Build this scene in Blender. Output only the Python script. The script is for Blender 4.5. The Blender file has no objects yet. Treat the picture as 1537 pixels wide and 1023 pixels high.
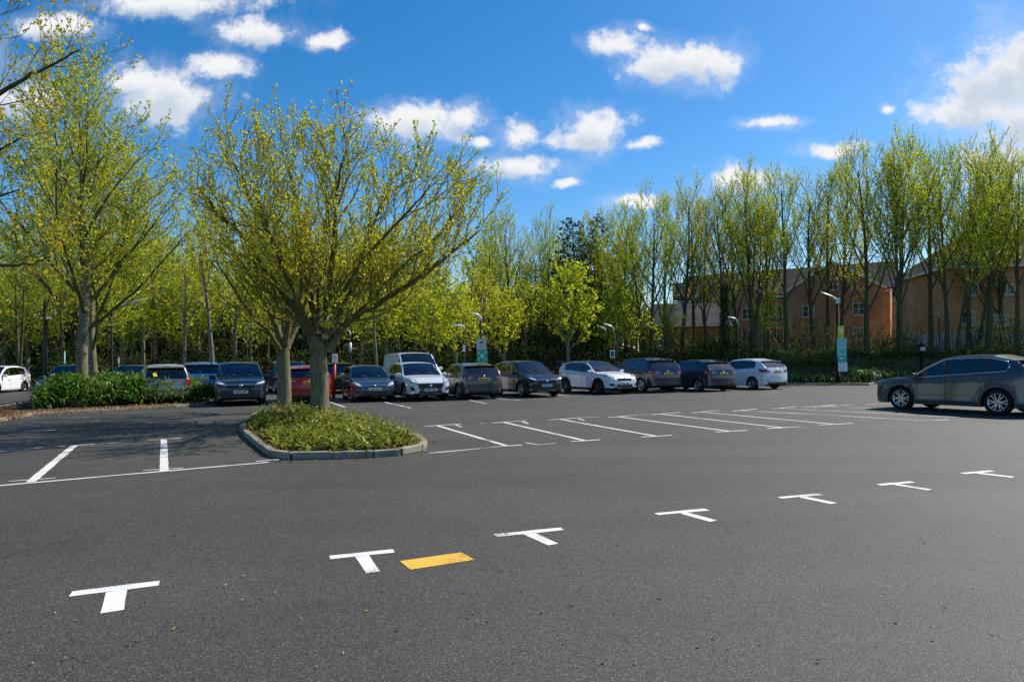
import bpy, bmesh, math, random
from mathutils import Vector, Matrix
from mathutils.bvhtree import BVHTree

scene = bpy.context.scene
col = scene.collection
PI = math.pi

# ------------------------------------------------------------------ camera
CAM_H = 1.65
ROLL = 0.0105
FPX = 1000.0
CX, CY = 768.5, 541.0
RIGHT = Vector((math.cos(ROLL), 0, -math.sin(ROLL)))
UP = Vector((math.sin(ROLL), 0, math.cos(ROLL)))

def ray(px, py):
    return Vector((0, 1, 0)) + RIGHT * ((px - CX) / FPX) + UP * ((CY - py) / FPX)

def G(px, py, z=0.0):
    """photo pixel -> point on the ground plane"""
    d = ray(px, py)
    t = (z - CAM_H) / d.z
    return Vector((d.x * t, d.y * t, z))

def P(px, py, Y):
    """photo pixel -> point at distance Y"""
    d = ray(px, py)
    return Vector((d.x * Y, Y, CAM_H + d.z * Y))

cam_data = bpy.data.cameras.new('camera')
cam_data.sensor_width = 36.0
cam_data.lens = 36.0 * FPX / 1537.0
cam_data.shift_y = (CY - 511.5) / 1537.0
cam_data.clip_start = 0.05
cam_data.clip_end = 5000
cam = bpy.data.objects.new('camera', cam_data)
col.objects.link(cam)
m = Matrix((RIGHT, UP, Vector((0, -1, 0)))).transposed().to_4x4()
m.translation = Vector((0, 0, CAM_H))
cam.matrix_world = m
scene.camera = cam

# ------------------------------------------------------------------ mesh helpers
class MB:
    def __init__(self):
        self.v = []; self.f = []; self.m = []; self.s = []
    def add(self, verts, faces, mat=0, smooth=False):
        o = len(self.v)
        self.v.extend([tuple(p) for p in verts])
        for f in faces:
            self.f.append(tuple(i + o for i in f)); self.m.append(mat); self.s.append(smooth)
    def box(self, c, size, mat=0, rot=0.0, bev=0.0):
        x, y, z = size[0] / 2, size[1] / 2, size[2] / 2
        cr, sr = math.cos(rot), math.sin(rot)
        if bev <= 0:
            pts = [(-x, -y, -z), (x, -y, -z), (x, y, -z), (-x, y, -z), (-x, -y, z), (x, -y, z), (x, y, z), (-x, y, z)]
            fs = [(0, 3, 2, 1), (4, 5, 6, 7), (0, 1, 5, 4), (1, 2, 6, 5), (2, 3, 7, 6), (3, 0, 4, 7)]
        else:
            b = min(bev, x * .9, y * .9, z * .9)
            bm = bmesh.new()
            bmesh.ops.create_cube(bm, size=1.0)
            for q in bm.verts:
                q.co.x *= 2 * x; q.co.y *= 2 * y; q.co.z *= 2 * z
            bmesh.ops.bevel(bm, geom=bm.edges[:], offset=b, segments=2, affect='EDGES', profile=.5)
            bm.verts.index_update()
            pts = [tuple(q.co) for q in bm.verts]
            fs = [tuple(q.index for q in f.verts) for f in bm.faces]
            bm.free()
        pts = [(c[0] + p[0] * cr - p[1] * sr, c[1] + p[0] * sr + p[1] * cr, c[2] + p[2]) for p in pts]
        self.add(pts, fs, mat)
    def tube(self, pts, radii, n=6, mat=0, cap=True, smooth=True):
        k = len(pts)
        if k < 2: return
        o = len(self.v)
        ref = None
        V = self.v
        cs = [(math.cos(2 * PI * i / n), math.sin(2 * PI * i / n)) for i in range(n)]
        for i in range(k):
            p = pts[i]
            a = pts[max(0, i - 1)]; b = pts[min(k - 1, i + 1)]
            t = (b - a)
            if t.length < 1e-9: t = Vector((0, 0, 1))
            t.normalize()
            if ref is None:
                ref = Vector((1, 0, 0)) if abs(t.x) < .8 else Vector((0, 1, 0))
            u = ref - t * ref.dot(t)
            if u.length < 1e-6: u = Vector((t.y, -t.x, .1))
            u.normalize(); w = t.cross(u); ref = u
            r = radii[i]
            for c, s in cs:
                V.append((p.x + (u.x * c + w.x * s) * r, p.y + (u.y * c + w.y * s) * r, p.z + (u.z * c + w.z * s) * r))
        F = self.f; M = self.m; S = self.s
        for i in range(k - 1):
            for j in range(n):
                j2 = (j + 1) % n
                F.append((o + i * n + j, o + i * n + j2, o + (i + 1) * n + j2, o + (i + 1) * n + j)); M.append(mat); S.append(smooth)
        if cap:
            F.append(tuple(o + j for j in range(n - 1, -1, -1))); M.append(mat); S.append(False)
            F.append(tuple(o + (k - 1) * n + j for j in range(n))); M.append(mat); S.append(False)
    def lathe(self, prof, c=(0, 0, 0), axis='z', n=24, mat=0, smooth=True):
        """prof: list of (r, h)"""
        o = len(self.v)
        for r, h in prof:
            for j in range(n):
                a = 2 * PI * j / n
                x, y = r * math.cos(a), r * math.sin(a)
                if axis == 'z': q = (c[0] + x, c[1] + y, c[2] + h)
                elif axis == 'y': q = (c[0] + x, c[1] + h, c[2] + y)
                else: q = (c[0] + h, c[1] + x, c[2] + y)
                self.v.append(q)
        for i in range(len(prof) - 1):
            for j in range(n):
                j2 = (j + 1) % n
                self.f.append((o + i * n + j, o + i * n + j2, o + (i + 1) * n + j2, o + (i + 1) * n + j)); self.m.append(mat); self.s.append(smooth)
    def prism(self, poly, z0, z1, mat=0, mat_top=None):
        n = len(poly)
        v = [(p[0], p[1], z0) for p in poly] + [(p[0], p[1], z1) for p in poly]
        self.add(v, [(i, (i + 1) % n, n + (i + 1) % n, n + i) for i in range(n)], mat)
        self.add(v[n:], [tuple(range(n))], mat if mat_top is None else mat_top)
        self.add(v[:n], [tuple(range(n - 1, -1, -1))], mat)
    def mesh(self, name, mats, sharp=None):
        me = bpy.data.meshes.new(name)
        me.from_pydata(self.v, [], self.f)
        if not isinstance(mats, (list, tuple)): mats = [mats]
        for mt in mats: me.materials.append(mt)
        if len(mats) > 1: me.polygons.foreach_set('material_index', self.m)
        me.polygons.foreach_set('use_smooth', self.s)
        me.update()
        if sharp: me.set_sharp_from_angle(angle=math.radians(sharp))
        return me
    def build(self, name, mats, parent=None, sharp=None):
        o = bpy.data.objects.new(name, self.mesh(name, mats, sharp))
        col.objects.link(o)
        if parent: o.parent = parent
        return o

def empty(name, loc=(0, 0, 0), rz=0.0, parent=None):
    o = bpy.data.objects.new(name, None)
    o.empty_display_size = .3
    o.location = loc; o.rotation_euler = (0, 0, rz)
    col.objects.link(o)
    if parent: o.parent = parent
    return o

def tag(o, label=None, cat=None, group=None, kind=None):
    if label: o['label'] = label
    if cat: o['category'] = cat
    if group: o['group'] = group
    if kind: o['kind'] = kind
    return o

def copy_tree(o, parent=None):
    c = o.copy(); col.objects.link(c)
    if parent: c.parent = parent
    for ch in list(o.children):
        copy_tree(ch, c)
    return c

# ------------------------------------------------------------------ materials
def nt(name):
    mt = bpy.data.materials.new(name); mt.use_nodes = True
    t = mt.node_tree; t.nodes.clear()
    return mt, t

def N(t, kind, **kw):
    n = t.nodes.new(kind)
    for k, v in kw.items():
        if k.startswith('i_'):
            key = k[2:]
            key = int(key) if key.isdigit() else key.replace('_', ' ')
            n.inputs[key].default_value = v
        else: setattr(n, k, v)
    return n

def rgba(c): return (c[0], c[1], c[2], 1.0)

def ramp(t, stops, fac=None, interp='LINEAR'):
    n = t.nodes.new('ShaderNodeValToRGB'); cr = n.color_ramp; cr.interpolation = interp
    while len(cr.elements) > 1: cr.elements.remove(cr.elements[-1])
    cr.elements[0].position = stops[0][0]; cr.elements[0].color = rgba(stops[0][1])
    for p, c in stops[1:]:
        e = cr.elements.new(p); e.color = rgba(c)
    if fac: t.links.new(fac, n.inputs[0])
    return n

def g3(v): return (v, v, v)

def pbr(name, c, rough=.5, metal=0.0, spec=.5, coat=0.0, var=0.0, vscale=5.0, bump=0.0, bscale=40.0, trans=0.0, rvar=0.0):
    mt, t = nt(name)
    out = N(t, 'ShaderNodeOutputMaterial')
    b = N(t, 'ShaderNodeBsdfPrincipled')
    b.inputs['Base Color'].default_value = rgba(c)
    b.inputs['Roughness'].default_value = rough
    b.inputs['Metallic'].default_value = metal
    b.inputs['Specular IOR Level'].default_value = spec
    if coat:
        b.inputs['Coat Weight'].default_value = coat; b.inputs['Coat Roughness'].default_value = .07
    tc = None
    if var or bump or rvar:
        tc = N(t, 'ShaderNodeTexCoord')
    if var or rvar:
        no = N(t, 'ShaderNodeTexNoise', i_Scale=vscale, i_Detail=5.0)
        t.links.new(tc.outputs['Object'], no.inputs['Vector'])
        if var:
            r = ramp(t, [(.3, tuple(x * (1 - var) for x in c)), (.7, tuple(min(1, x * (1 + var)) for x in c))], no.outputs['Fac'])
            t.links.new(r.outputs[0], b.inputs['Base Color'])
        if rvar:
            r2 = ramp(t, [(.3, g3(max(0, rough - rvar))), (.7, g3(min(1, rough + rvar)))], no.outputs['Fac'])
            t.links.new(r2.outputs[0], b.inputs['Roughness'])
    if bump:
        nb = N(t, 'ShaderNodeTexNoise', i_Scale=bscale, i_Detail=4.0)
        t.links.new(tc.outputs['Object'], nb.inputs['Vector'])
        bp = N(t, 'ShaderNodeBump', i_Strength=bump, i_Distance=.02)
        t.links.new(nb.outputs['Fac'], bp.inputs['Height'])
        t.links.new(bp.outputs[0], b.inputs['Normal'])
    t.links.new(b.outputs[0], out.inputs[0])
    return mt

def leaf_mat(name, stops, trans=.45, rough=.5, spec=.3):
    """each leaf (mesh island) takes its own tint"""
    mt, t = nt(name)
    out = N(t, 'ShaderNodeOutputMaterial')
    ge = N(t, 'ShaderNodeNewGeometry')
    r = ramp(t, stops, ge.outputs['Random Per Island'])
    d = N(t, 'ShaderNodeBsdfPrincipled', i_Roughness=rough)
    d.inputs['Specular IOR Level'].default_value = spec
    tr = N(t, 'ShaderNodeBsdfTranslucent')
    mx = N(t, 'ShaderNodeMixShader'); mx.inputs[0].default_value = trans
    t.links.new(r.outputs[0], d.inputs['Base Color']); t.links.new(r.outputs[0], tr.inputs['Color'])
    t.links.new(d.outputs[0], mx.inputs[1]); t.links.new(tr.outputs[0], mx.inputs[2])
    t.links.new(mx.outputs[0], out.inputs[0])
    return mt

def bark_mat(name, c0, c1, moss, mossamt=.4, upper=None, zmid=2.4):
    mt, t = nt(name)
    out = N(t, 'ShaderNodeOutputMaterial'); b = N(t, 'ShaderNodeBsdfPrincipled', i_Roughness=.9)
    b.inputs['Specular IOR Level'].default_value = .15
    tc = N(t, 'ShaderNodeTexCoord')
    mp = N(t, 'ShaderNodeMapping'); mp.inputs['Scale'].default_value = (9, 9, 2.2)
    t.links.new(tc.outputs['Object'], mp.inputs[0])
    n1 = N(t, 'ShaderNodeTexNoise', i_Scale=1.6, i_Detail=7.0, i_Roughness=.65); t.links.new(mp.outputs[0], n1.inputs['Vector'])
    r1 = ramp(t, [(.3, c0), (.5, tuple((a + b_) / 2 for a, b_ in zip(c0, c1))), (.72, c1)], n1.outputs['Fac'])
    n2 = N(t, 'ShaderNodeTexNoise', i_Scale=1.7, i_Detail=5.0); t.links.new(tc.outputs['Object'], n2.inputs['Vector'])
    r2 = ramp(t, [(.45, g3(0)), (.62, g3(mossamt))], n2.outputs['Fac'])
    mx = N(t, 'ShaderNodeMix', data_type='RGBA')
    t.links.new(r2.outputs[0], mx.inputs[0]); t.links.new(r1.outputs[0], mx.inputs[6]); mx.inputs[7].default_value = rgba(moss)
    last = mx.outputs[2]
    if upper:   # greener, algae-covered bark higher up
        sp = N(t, 'ShaderNodeSeparateXYZ'); t.links.new(tc.outputs['Object'], sp.inputs[0])
        ad = N(t, 'ShaderNodeMath', operation='MULTIPLY_ADD'); t.links.new(n2.outputs['Fac'], ad.inputs[0]); ad.inputs[1].default_value = 2.4; t.links.new(sp.outputs[2], ad.inputs[2])
        mr = N(t, 'ShaderNodeMapRange'); t.links.new(ad.outputs[0], mr.inputs[0]); mr.inputs[1].default_value = zmid + .4; mr.inputs[2].default_value = zmid + 2.0
        m3 = N(t, 'ShaderNodeMix', data_type='RGBA', blend_type='MIX'); t.links.new(mr.outputs[0], m3.inputs[0]); t.links.new(last, m3.inputs[6])
        r4 = ramp(t, [(.3, tuple(x * .6 for x in upper)), (.7, tuple(x * 1.3 for x in upper))], n1.outputs['Fac']); t.links.new(r4.outputs[0], m3.inputs[7]); last = m3.outputs[2]
    t.links.new(last, b.inputs['Base Color'])
    bp = N(t, 'ShaderNodeBump', i_Strength=.8, i_Distance=.03); t.links.new(n1.outputs['Fac'], bp.inputs['Height']); t.links.new(bp.outputs[0], b.inputs['Normal'])
    t.links.new(b.outputs[0], out.inputs[0])
    return mt

def brick_mat(name, c1, c2, mortar, scale=1.0, bw=.215, bh=.065):
    mt, t = nt(name)
    out = N(t, 'ShaderNodeOutputMaterial'); b = N(t, 'ShaderNodeBsdfPrincipled', i_Roughness=.9)
    b.inputs['Specular IOR Level'].default_value = .08
    tc = N(t, 'ShaderNodeTexCoord')
    sep = N(t, 'ShaderNodeSeparateXYZ'); t.links.new(tc.outputs['Object'], sep.inputs[0])
    ad = N(t, 'ShaderNodeMath', operation='ADD'); t.links.new(sep.outputs[0], ad.inputs[0]); t.links.new(sep.outputs[1], ad.inputs[1])
    cb = N(t, 'ShaderNodeCombineXYZ'); t.links.new(ad.outputs[0], cb.inputs[0]); t.links.new(sep.outputs[2], cb.inputs[1])
    br = N(t, 'ShaderNodeTexBrick')
    br.inputs['Color1'].default_value = rgba(c1); br.inputs['Color2'].default_value = rgba(c2); br.inputs['Mortar'].default_value = rgba(mortar)
    br.inputs['Scale'].default_value = scale; br.inputs['Brick Width'].default_value = bw; br.inputs['Row Height'].default_value = bh
    br.inputs['Mortar Size'].default_value = .008
    t.links.new(cb.outputs[0], br.inputs['Vector'])
    no = N(t, 'ShaderNodeTexNoise', i_Scale=.6, i_Detail=6.0); t.links.new(tc.outputs['Object'], no.inputs['Vector'])
    rr = ramp(t, [(.3, g3(.72)), (.7, g3(1.15))], no.outputs['Fac'])
    mx = N(t, 'ShaderNodeMix', data_type='RGBA', blend_type='MULTIPLY'); mx.inputs[0].default_value = 1
    t.links.new(br.outputs[0], mx.inputs[6]); t.links.new(rr.outputs[0], mx.inputs[7])
    t.links.new(mx.outputs[2], b.inputs['Base Color'])
    t.links.new(b.outputs[0], out.inputs[0])
    return mt

def asphalt_mat():
    mt, t = nt('asphalt')
    out = N(t, 'ShaderNodeOutputMaterial'); b = N(t, 'ShaderNodeBsdfPrincipled')
    b.inputs['Specular IOR Level'].default_value = .40
    tc = N(t, 'ShaderNodeTexCoord'); o = tc.outputs['Object']
    # stones
    vo = N(t, 'ShaderNodeTexVoronoi', i_Scale=120.0); t.links.new(o, vo.inputs['Vector'])
    sc = N(t, 'ShaderNodeSeparateColor'); t.links.new(vo.outputs['Color'], sc.inputs[0])
    stone = ramp(t, [(0, (.033, .031, .026)), (.45, (.056, .052, .045)), (.8, (.082, .076, .066)), (.95, (.118, .109, .093)), (1, (.18, .166, .142))], sc.outputs[0])
    dist = ramp(t, [(.0, g3(1.08)), (.45, g3(.95)), (.75, g3(.55))], vo.outputs['Distance'])
    mu = N(t, 'ShaderNodeMix', data_type='RGBA', blend_type='MULTIPLY'); mu.inputs[0].default_value = 1
    t.links.new(stone.outputs[0], mu.inputs[6]); t.links.new(dist.outputs[0], mu.inputs[7])
    # finer grit
    v2 = N(t, 'ShaderNodeTexNoise', i_Scale=160.0, i_Detail=3.0, i_Roughness=.7); t.links.new(o, v2.inputs['Vector'])
    r2 = ramp(t, [(.35, g3(.7)), (.65, g3(1.3))], v2.outputs['Fac'])
    mu2 = N(t, 'ShaderNodeMix', data_type='RGBA', blend_type='MULTIPLY'); mu2.inputs[0].default_value = 1
    t.links.new(mu.outputs[2], mu2.inputs[6]); t.links.new(r2.outputs[0], mu2.inputs[7])
    # worn and dusty areas
    n1 = N(t, 'ShaderNodeTexNoise', i_Scale=.23, i_Detail=7.0, i_Roughness=.62); t.links.new(o, n1.inputs['Vector'])
    r1 = ramp(t, [(.3, (.82, .82, .84)), (.5, g3(1.0)), (.7, (1.22, 1.20, 1.16))], n1.outputs['Fac'])
    mp = N(t, 'ShaderNodeMapping'); mp.inputs['Rotation'].default_value = (0, 0, -.45); mp.inputs['Scale'].default_value = (.05, .7, 1)
    t.links.new(o, mp.inputs[0])
    n3 = N(t, 'ShaderNodeTexNoise', i_Scale=1.0, i_Detail=5.0); t.links.new(mp.outputs[0], n3.inputs['Vector'])
    r3 = ramp(t, [(.35, g3(.86)), (.65, g3(1.13))], n3.outputs['Fac'])
    mu3 = N(t, 'ShaderNodeMix', data_type='RGBA', blend_type='MULTIPLY'); mu3.inputs[0].default_value = 1
    t.links.new(mu2.outputs[2], mu3.inputs[6]); t.links.new(r1.outputs[0], mu3.inputs[7])
    mu4 = N(t, 'ShaderNodeMix', data_type='RGBA', blend_type='MULTIPLY'); mu4.inputs[0].default_value = 1
    t.links.new(mu3.outputs[2], mu4.inputs[6]); t.links.new(r3.outputs[0], mu4.inputs[7])
    # oil spots
    n5 = N(t, 'ShaderNodeTexNoise', i_Scale=.9, i_Detail=3.0); t.links.new(o, n5.inputs['Vector'])
    r5 = ramp(t, [(.66, g3(1.0)), (.75, g3(.72))], n5.outputs['Fac'])
    mu5 = N(t, 'ShaderNodeMix', data_type='RGBA', blend_type='MULTIPLY'); mu5.inputs[0].default_value = 1
    t.links.new(mu4.outputs[2], mu5.inputs[6]); t.links.new(r5.outputs[0], mu5.inputs[7])
    # hairline cracks in a few worn places
    wn = N(t, 'ShaderNodeTexNoise', i_Scale=1.3, i_Detail=5.0); t.links.new(o, wn.inputs['Vector'])
    wsc = N(t, 'ShaderNodeVectorMath', operation='SCALE'); t.links.new(wn.outputs['Color'], wsc.inputs[0]); wsc.inputs['Scale'].default_value = .9
    wad = N(t, 'ShaderNodeVectorMath', operation='ADD'); t.links.new(o, wad.inputs[0]); t.links.new(wsc.outputs[0], wad.inputs[1])
    vc = N(t, 'ShaderNodeTexVoronoi', feature='DISTANCE_TO_EDGE', i_Scale=.33); t.links.new(wad.outputs[0], vc.inputs['Vector'])
    rc = ramp(t, [(0, g3(.0)), (.0035, g3(.15)), (.007, g3(1.0))], vc.outputs['Distance'])
    nm = N(t, 'ShaderNodeTexNoise', i_Scale=.16, i_Detail=3.0); t.links.new(o, nm.inputs['Vector'])
    rm = ramp(t, [(.50, g3(0)), (.60, g3(.55))], nm.outputs['Fac'])
    mu6 = N(t, 'ShaderNodeMix', data_type='RGBA', blend_type='MULTIPLY'); t.links.new(rm.outputs[0], mu6.inputs[0])
    t.links.new(mu5.outputs[2], mu6.inputs[6]); t.links.new(rc.outputs[0], mu6.inputs[7])
    t.links.new(mu6.outputs[2], b.inputs['Base Color'])
    rr = ramp(t, [(.3, g3(.62)), (.7, g3(.74))], n1.outputs['Fac']); t.links.new(rr.outputs[0], b.inputs['Roughness'])
    inv = N(t, 'ShaderNodeMath', operation='SUBTRACT'); inv.inputs[0].default_value = 1; t.links.new(vo.outputs['Distance'], inv.inputs[1])
    bp = N(t, 'ShaderNodeBump', i_Strength=.55, i_Distance=.006); t.links.new(inv.outputs[0], bp.inputs['Height'])
    t.links.new(bp.outputs[0], b.inputs['Normal'])
    t.links.new(b.outputs[0], out.inputs[0])
    return mt

def paint_mark_mat(name, c, wear=.5):
    mt, t = nt(name)
    out = N(t, 'ShaderNodeOutputMaterial'); b = N(t, 'ShaderNodeBsdfPrincipled', i_Roughness=.6)
    tc = N(t, 'ShaderNodeTexCoord'); o = tc.outputs['Object']
    n1 = N(t, 'ShaderNodeTexNoise', i_Scale=55.0, i_Detail=4.0, i_Roughness=.7); t.links.new(o, n1.inputs['Vector'])
    n2 = N(t, 'ShaderNodeTexNoise', i_Scale=1.4, i_Detail=6.0); t.links.new(o, n2.inputs['Vector'])
    ad = N(t, 'ShaderNodeMath', operation='MULTIPLY_ADD'); t.links.new(n2.outputs['Fac'], ad.inputs[0]); ad.inputs[1].default_value = .9; t.links.new(n1.outputs['Fac'], ad.inputs[2])
    r = ramp(t, [(.42 + wear * .28, tuple(x * .22 + .02 for x in c)), (.52 + wear * .30, c), (1.0, tuple(min(1, x * 1.05) for x in c))], ad.outputs[0])
    t.links.new(r.outputs[0], b.inputs['Base Color'])
    bp = N(t, 'ShaderNodeBump', i_Strength=.3, i_Distance=.004); t.links.new(n1.outputs['Fac'], bp.inputs['Height']); t.links.new(bp.outputs[0], b.inputs['Normal'])
    t.links.new(b.outputs[0], out.inputs[0])
    return mt

def soil_mat(name, ca, cb, cc):
    mt, t = nt(name)
    out = N(t, 'ShaderNodeOutputMaterial'); b = N(t, 'ShaderNodeBsdfPrincipled', i_Roughness=.95)
    b.inputs['Specular IOR Level'].default_value = .1
    tc = N(t, 'ShaderNodeTexCoord'); o = tc.outputs['Object']
    n1 = N(t, 'ShaderNodeTexNoise', i_Scale=1.2, i_Detail=8.0, i_Roughness=.7); t.links.new(o, n1.inputs['Vector'])
    n2 = N(t, 'ShaderNodeTexNoise', i_Scale=30.0, i_Detail=4.0); t.links.new(o, n2.inputs['Vector'])
    r = ramp(t, [(.32, ca), (.5, cb), (.66, cc)], n1.outputs['Fac'])
    r2 = ramp(t, [(.35, g3(.6)), (.65, g3(1.35))], n2.outputs['Fac'])
    mx = N(t, 'ShaderNodeMix', data_type='RGBA', blend_type='MULTIPLY'); mx.inputs[0].default_value = 1
    t.links.new(r.outputs[0], mx.inputs[6]); t.links.new(r2.outputs[0], mx.inputs[7])
    t.links.new(mx.outputs[2], b.inputs['Base Color'])
    bp = N(t, 'ShaderNodeBump', i_Strength=.7, i_Distance=.05); t.links.new(n2.outputs['Fac'], bp.inputs['Height']); t.links.new(bp.outputs[0], b.inputs['Normal'])
    t.links.new(b.outputs[0], out.inputs[0])
    return mt

M = {}
M['asphalt'] = asphalt_mat()
M['white_paint'] = paint_mark_mat('white_road_paint', (.66, .65, .62), 1.22)
M['worn_paint'] = paint_mark_mat('worn_road_paint', (.64, .64, .62), 1.5)
M['yellow_paint'] = paint_mark_mat('yellow_road_paint', (.72, .40, .045), 1.05)
M['soil'] = soil_mat('bark_mulch', (.035, .022, .013), (.08, .05, .028), (.14, .09, .045))
M['verge'] = soil_mat('verge_ground', (.03, .035, .012), (.055, .06, .02), (.09, .08, .035))
M['kerb'] = pbr('kerb_concrete', (.27, .235, .175), .9, var=.35, vscale=3.0, bump=.4, bscale=60)
M['kerb_joint'] = pbr('kerb_joint', (.06, .055, .045), .95)
M['path'] = pbr('path_concrete', (.26, .25, .23), .9, var=.2, vscale=2.0)
M['bark'] = bark_mat('bark_grey', (.09, .078, .05), (.30, .26, .175), (.13, .135, .045), .45)
M['bark_island'] = bark_mat('bark_island', (.085, .075, .048), (.28, .245, .165), (.12, .13, .04), .5, (.115, .108, .036))
M['limb'] = bark_mat('bark_limb', (.05, .045, .020), (.15, .135, .06), (.12, .13, .028), .75)
M['bark_dark'] = bark_mat('bark_dark', (.045, .04, .022), (.15, .135, .075), (.09, .105, .028), .75)
M['bark_pale'] = bark_mat('bark_pale', (.10, .085, .06), (.30, .265, .20), (.12, .12, .06), .4)
M['cutwood'] = pbr('cut_wood', (.36, .26, .15), .9, var=.3, vscale=20)
M['twig'] = pbr('twig', (.22, .20, .045), .9, spec=.1, var=.35, vscale=2.0)
M['twig_far'] = pbr('twig_far', (.28, .28, .055), .9, spec=.1, var=.35, vscale=1.0)
M['leaf_spring'] = leaf_mat('leaf_spring', [(0, (.36, .41, .018)), (.45, (.54, .54, .024)), (.8, (.66, .63, .032)), (1, (.68, .59, .045))], .6)
M['leaf_green'] = leaf_mat('leaf_green', [(0, (.34, .41, .016)), (.5, (.52, .57, .022)), (1, (.68, .66, .035))], .6)
M['leaf_bright'] = leaf_mat('leaf_bright', [(0, (.28, .40, .012)), (.5, (.44, .56, .018)), (1, (.58, .64, .03))], .6)
M['leaf_orange'] = leaf_mat('leaf_orange', [(0, (.44, .44, .02)), (.5, (.62, .52, .028)), (1, (.66, .43, .04))], .55)
M['leaf_dark'] = leaf_mat('leaf_dark', [(0, (.03, .055, .015)), (.6, (.075, .115, .026)), (1, (.14, .165, .04))], .2, .8, .08)
M['leaf_evergreen'] = leaf_mat('leaf_evergreen', [(0, (.025, .05, .012)), (.6, (.06, .10, .02)), (1, (.12, .15, .03))], .3, .7, .1)
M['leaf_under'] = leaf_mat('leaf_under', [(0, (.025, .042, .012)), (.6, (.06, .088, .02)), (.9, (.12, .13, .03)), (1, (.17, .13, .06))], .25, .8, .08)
M['leaf_shrub'] = leaf_mat('leaf_shrub', [(0, (.05, .11, .014)), (.5, (.11, .23, .022)), (.85, (.20, .33, .035)), (1, (.30, .34, .06))], .3, .35)
M['leaf_strap'] = leaf_mat('leaf_strap', [(0, (.07, .10, .012)), (.5, (.19, .23, .02)), (.8, (.33, .34, .03)), (1, (.42, .33, .07))], .35, .4)
M['litter'] = leaf_mat('leaf_litter', [(0, (.10, .05, .02)), (.5, (.22, .12, .045)), (.8, (.36, .22, .08)), (1, (.45, .38, .25))], .1, .8)
M['black_plastic'] = pbr('black_plastic', (.018, .018, .02), .55)
M['under'] = pbr('underbody', (.008, .008, .008), .9, spec=.1)
M['tyre'] = pbr('tyre_rubber', (.016, .016, .016), .85, spec=.25)
M['alloy'] = pbr('alloy', (.55, .55, .56), .3, metal=.85)
M['alloy_dark'] = pbr('alloy_dark', (.12, .12, .125), .35, metal=.7)
M['chrome'] = pbr('chrome', (.75, .75, .77), .12, metal=1.0)
def glass_mat(name, tint):
    mt, t = nt(name); out = N(t, 'ShaderNodeOutputMaterial')
    tr = N(t, 'ShaderNodeBsdfTransparent'); tr.inputs[0].default_value = rgba(tint)
    gl = N(t, 'ShaderNodeBsdfGlossy'); gl.inputs['Roughness'].default_value = .02; gl.inputs['Color'].default_value = (.95, .97, 1, 1)
    fr = N(t, 'ShaderNodeFresnel'); fr.inputs[0].default_value = 1.55
    ad = N(t, 'ShaderNodeMath', operation='MULTIPLY_ADD'); t.links.new(fr.outputs[0], ad.inputs[0]); ad.inputs[1].default_value = 1.15; ad.inputs[2].default_value = .03
    mx = N(t, 'ShaderNodeMixShader'); t.links.new(ad.outputs[0], mx.inputs[0]); t.links.new(tr.outputs[0], mx.inputs[1]); t.links.new(gl.outputs[0], mx.inputs[2])
    t.links.new(mx.outputs[0], out.inputs[0]); return mt
M['glass'] = glass_mat('tinted_glass', (.50, .58, .60))
M['glass_dark'] = glass_mat('privacy_glass', (.26, .31, .33))
M['seat'] = pbr('seat_fabric', (.05, .05, .055), .9, var=.2, vscale=20)
M['lamp_clear'] = pbr('headlamp', (.26, .28, .31), .10, metal=.3, spec=.6, coat=.8)
M['lamp_white'] = pbr('headlamp_white', (.52, .55, .58), .15, spec=.6, coat=.8)
M['lamp_red'] = pbr('tail_lamp', (.30, .008, .012), .12, spec=.7, coat=1)
M['lamp_amber'] = pbr('amber_lamp', (.5, .16, .01), .2, coat=1)
M['plate_w'] = pbr('plate_white', (.72, .73, .70), .45)
M['plate_y'] = pbr('plate_yellow', (.72, .52, .03), .45)
M['plate_ink'] = pbr('plate_ink', (.03, .03, .03), .5)
M['pole_black'] = pbr('pole_black', (.012, .012, .014), .75, spec=.15, var=.2, vscale=3)
M['lum_white'] = pbr('lamp_head_white', (.62, .63, .64), .4)
M['sign_teal'] = pbr('sign_teal', (.17, .62, .56), .5)
M['sign_green'] = pbr('sign_green', (.02, .42, .26), .5)
M['sign_yellow'] = pbr('sign_yellow', (.88, .66, .04), .5)
M['sign_white'] = pbr('sign_white', (.84, .85, .86), .5)
M['sign_grey'] = pbr('sign_grey', (.55, .57, .59), .5)
M['sign_dark'] = pbr('sign_dark', (.03, .06, .06), .5)
M['sign_red'] = pbr('sign_red', (.40, .03, .025), .5)
M['brick'] = brick_mat('brick_orange', (.66, .32, .125), (.54, .235, .085), (.50, .40, .28))
M['brick_dark'] = brick_mat('brick_brown', (.52, .23, .095), (.40, .16, .062), (.40, .30, .21))
M['render'] = pbr('pale_render', (.46, .44, .41), .9, var=.12, vscale=.8)
M['tiles'] = brick_mat('roof_tiles', (.062, .054, .045), (.044, .038, .034), (.025, .024, .023), 1.0, .33, .30)
M['slate'] = brick_mat('roof_slate', (.09, .09, .10), (.065, .065, .075), (.04, .04, .042), 1.0, .30, .26)
M['barge'] = pbr('white_trim', (.72, .72, .70), .5)
M['frame'] = pbr('window_frame', (.75, .75, .73), .4)
M['pane'] = pbr('window_pane', (.02, .025, .03), .06, spec=.7, var=.5, vscale=.6)
M['door_blue'] = pbr('door_paint', (.05, .07, .09), .4)
# ------------------------------------------------------------------ sky, clouds and sun
SUN_DIR = Vector((.80, .50, 1.0)).normalized()
SUN_EL = math.asin(SUN_DIR.z); SUN_AZ = math.atan2(SUN_DIR.x, SUN_DIR.y)

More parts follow.
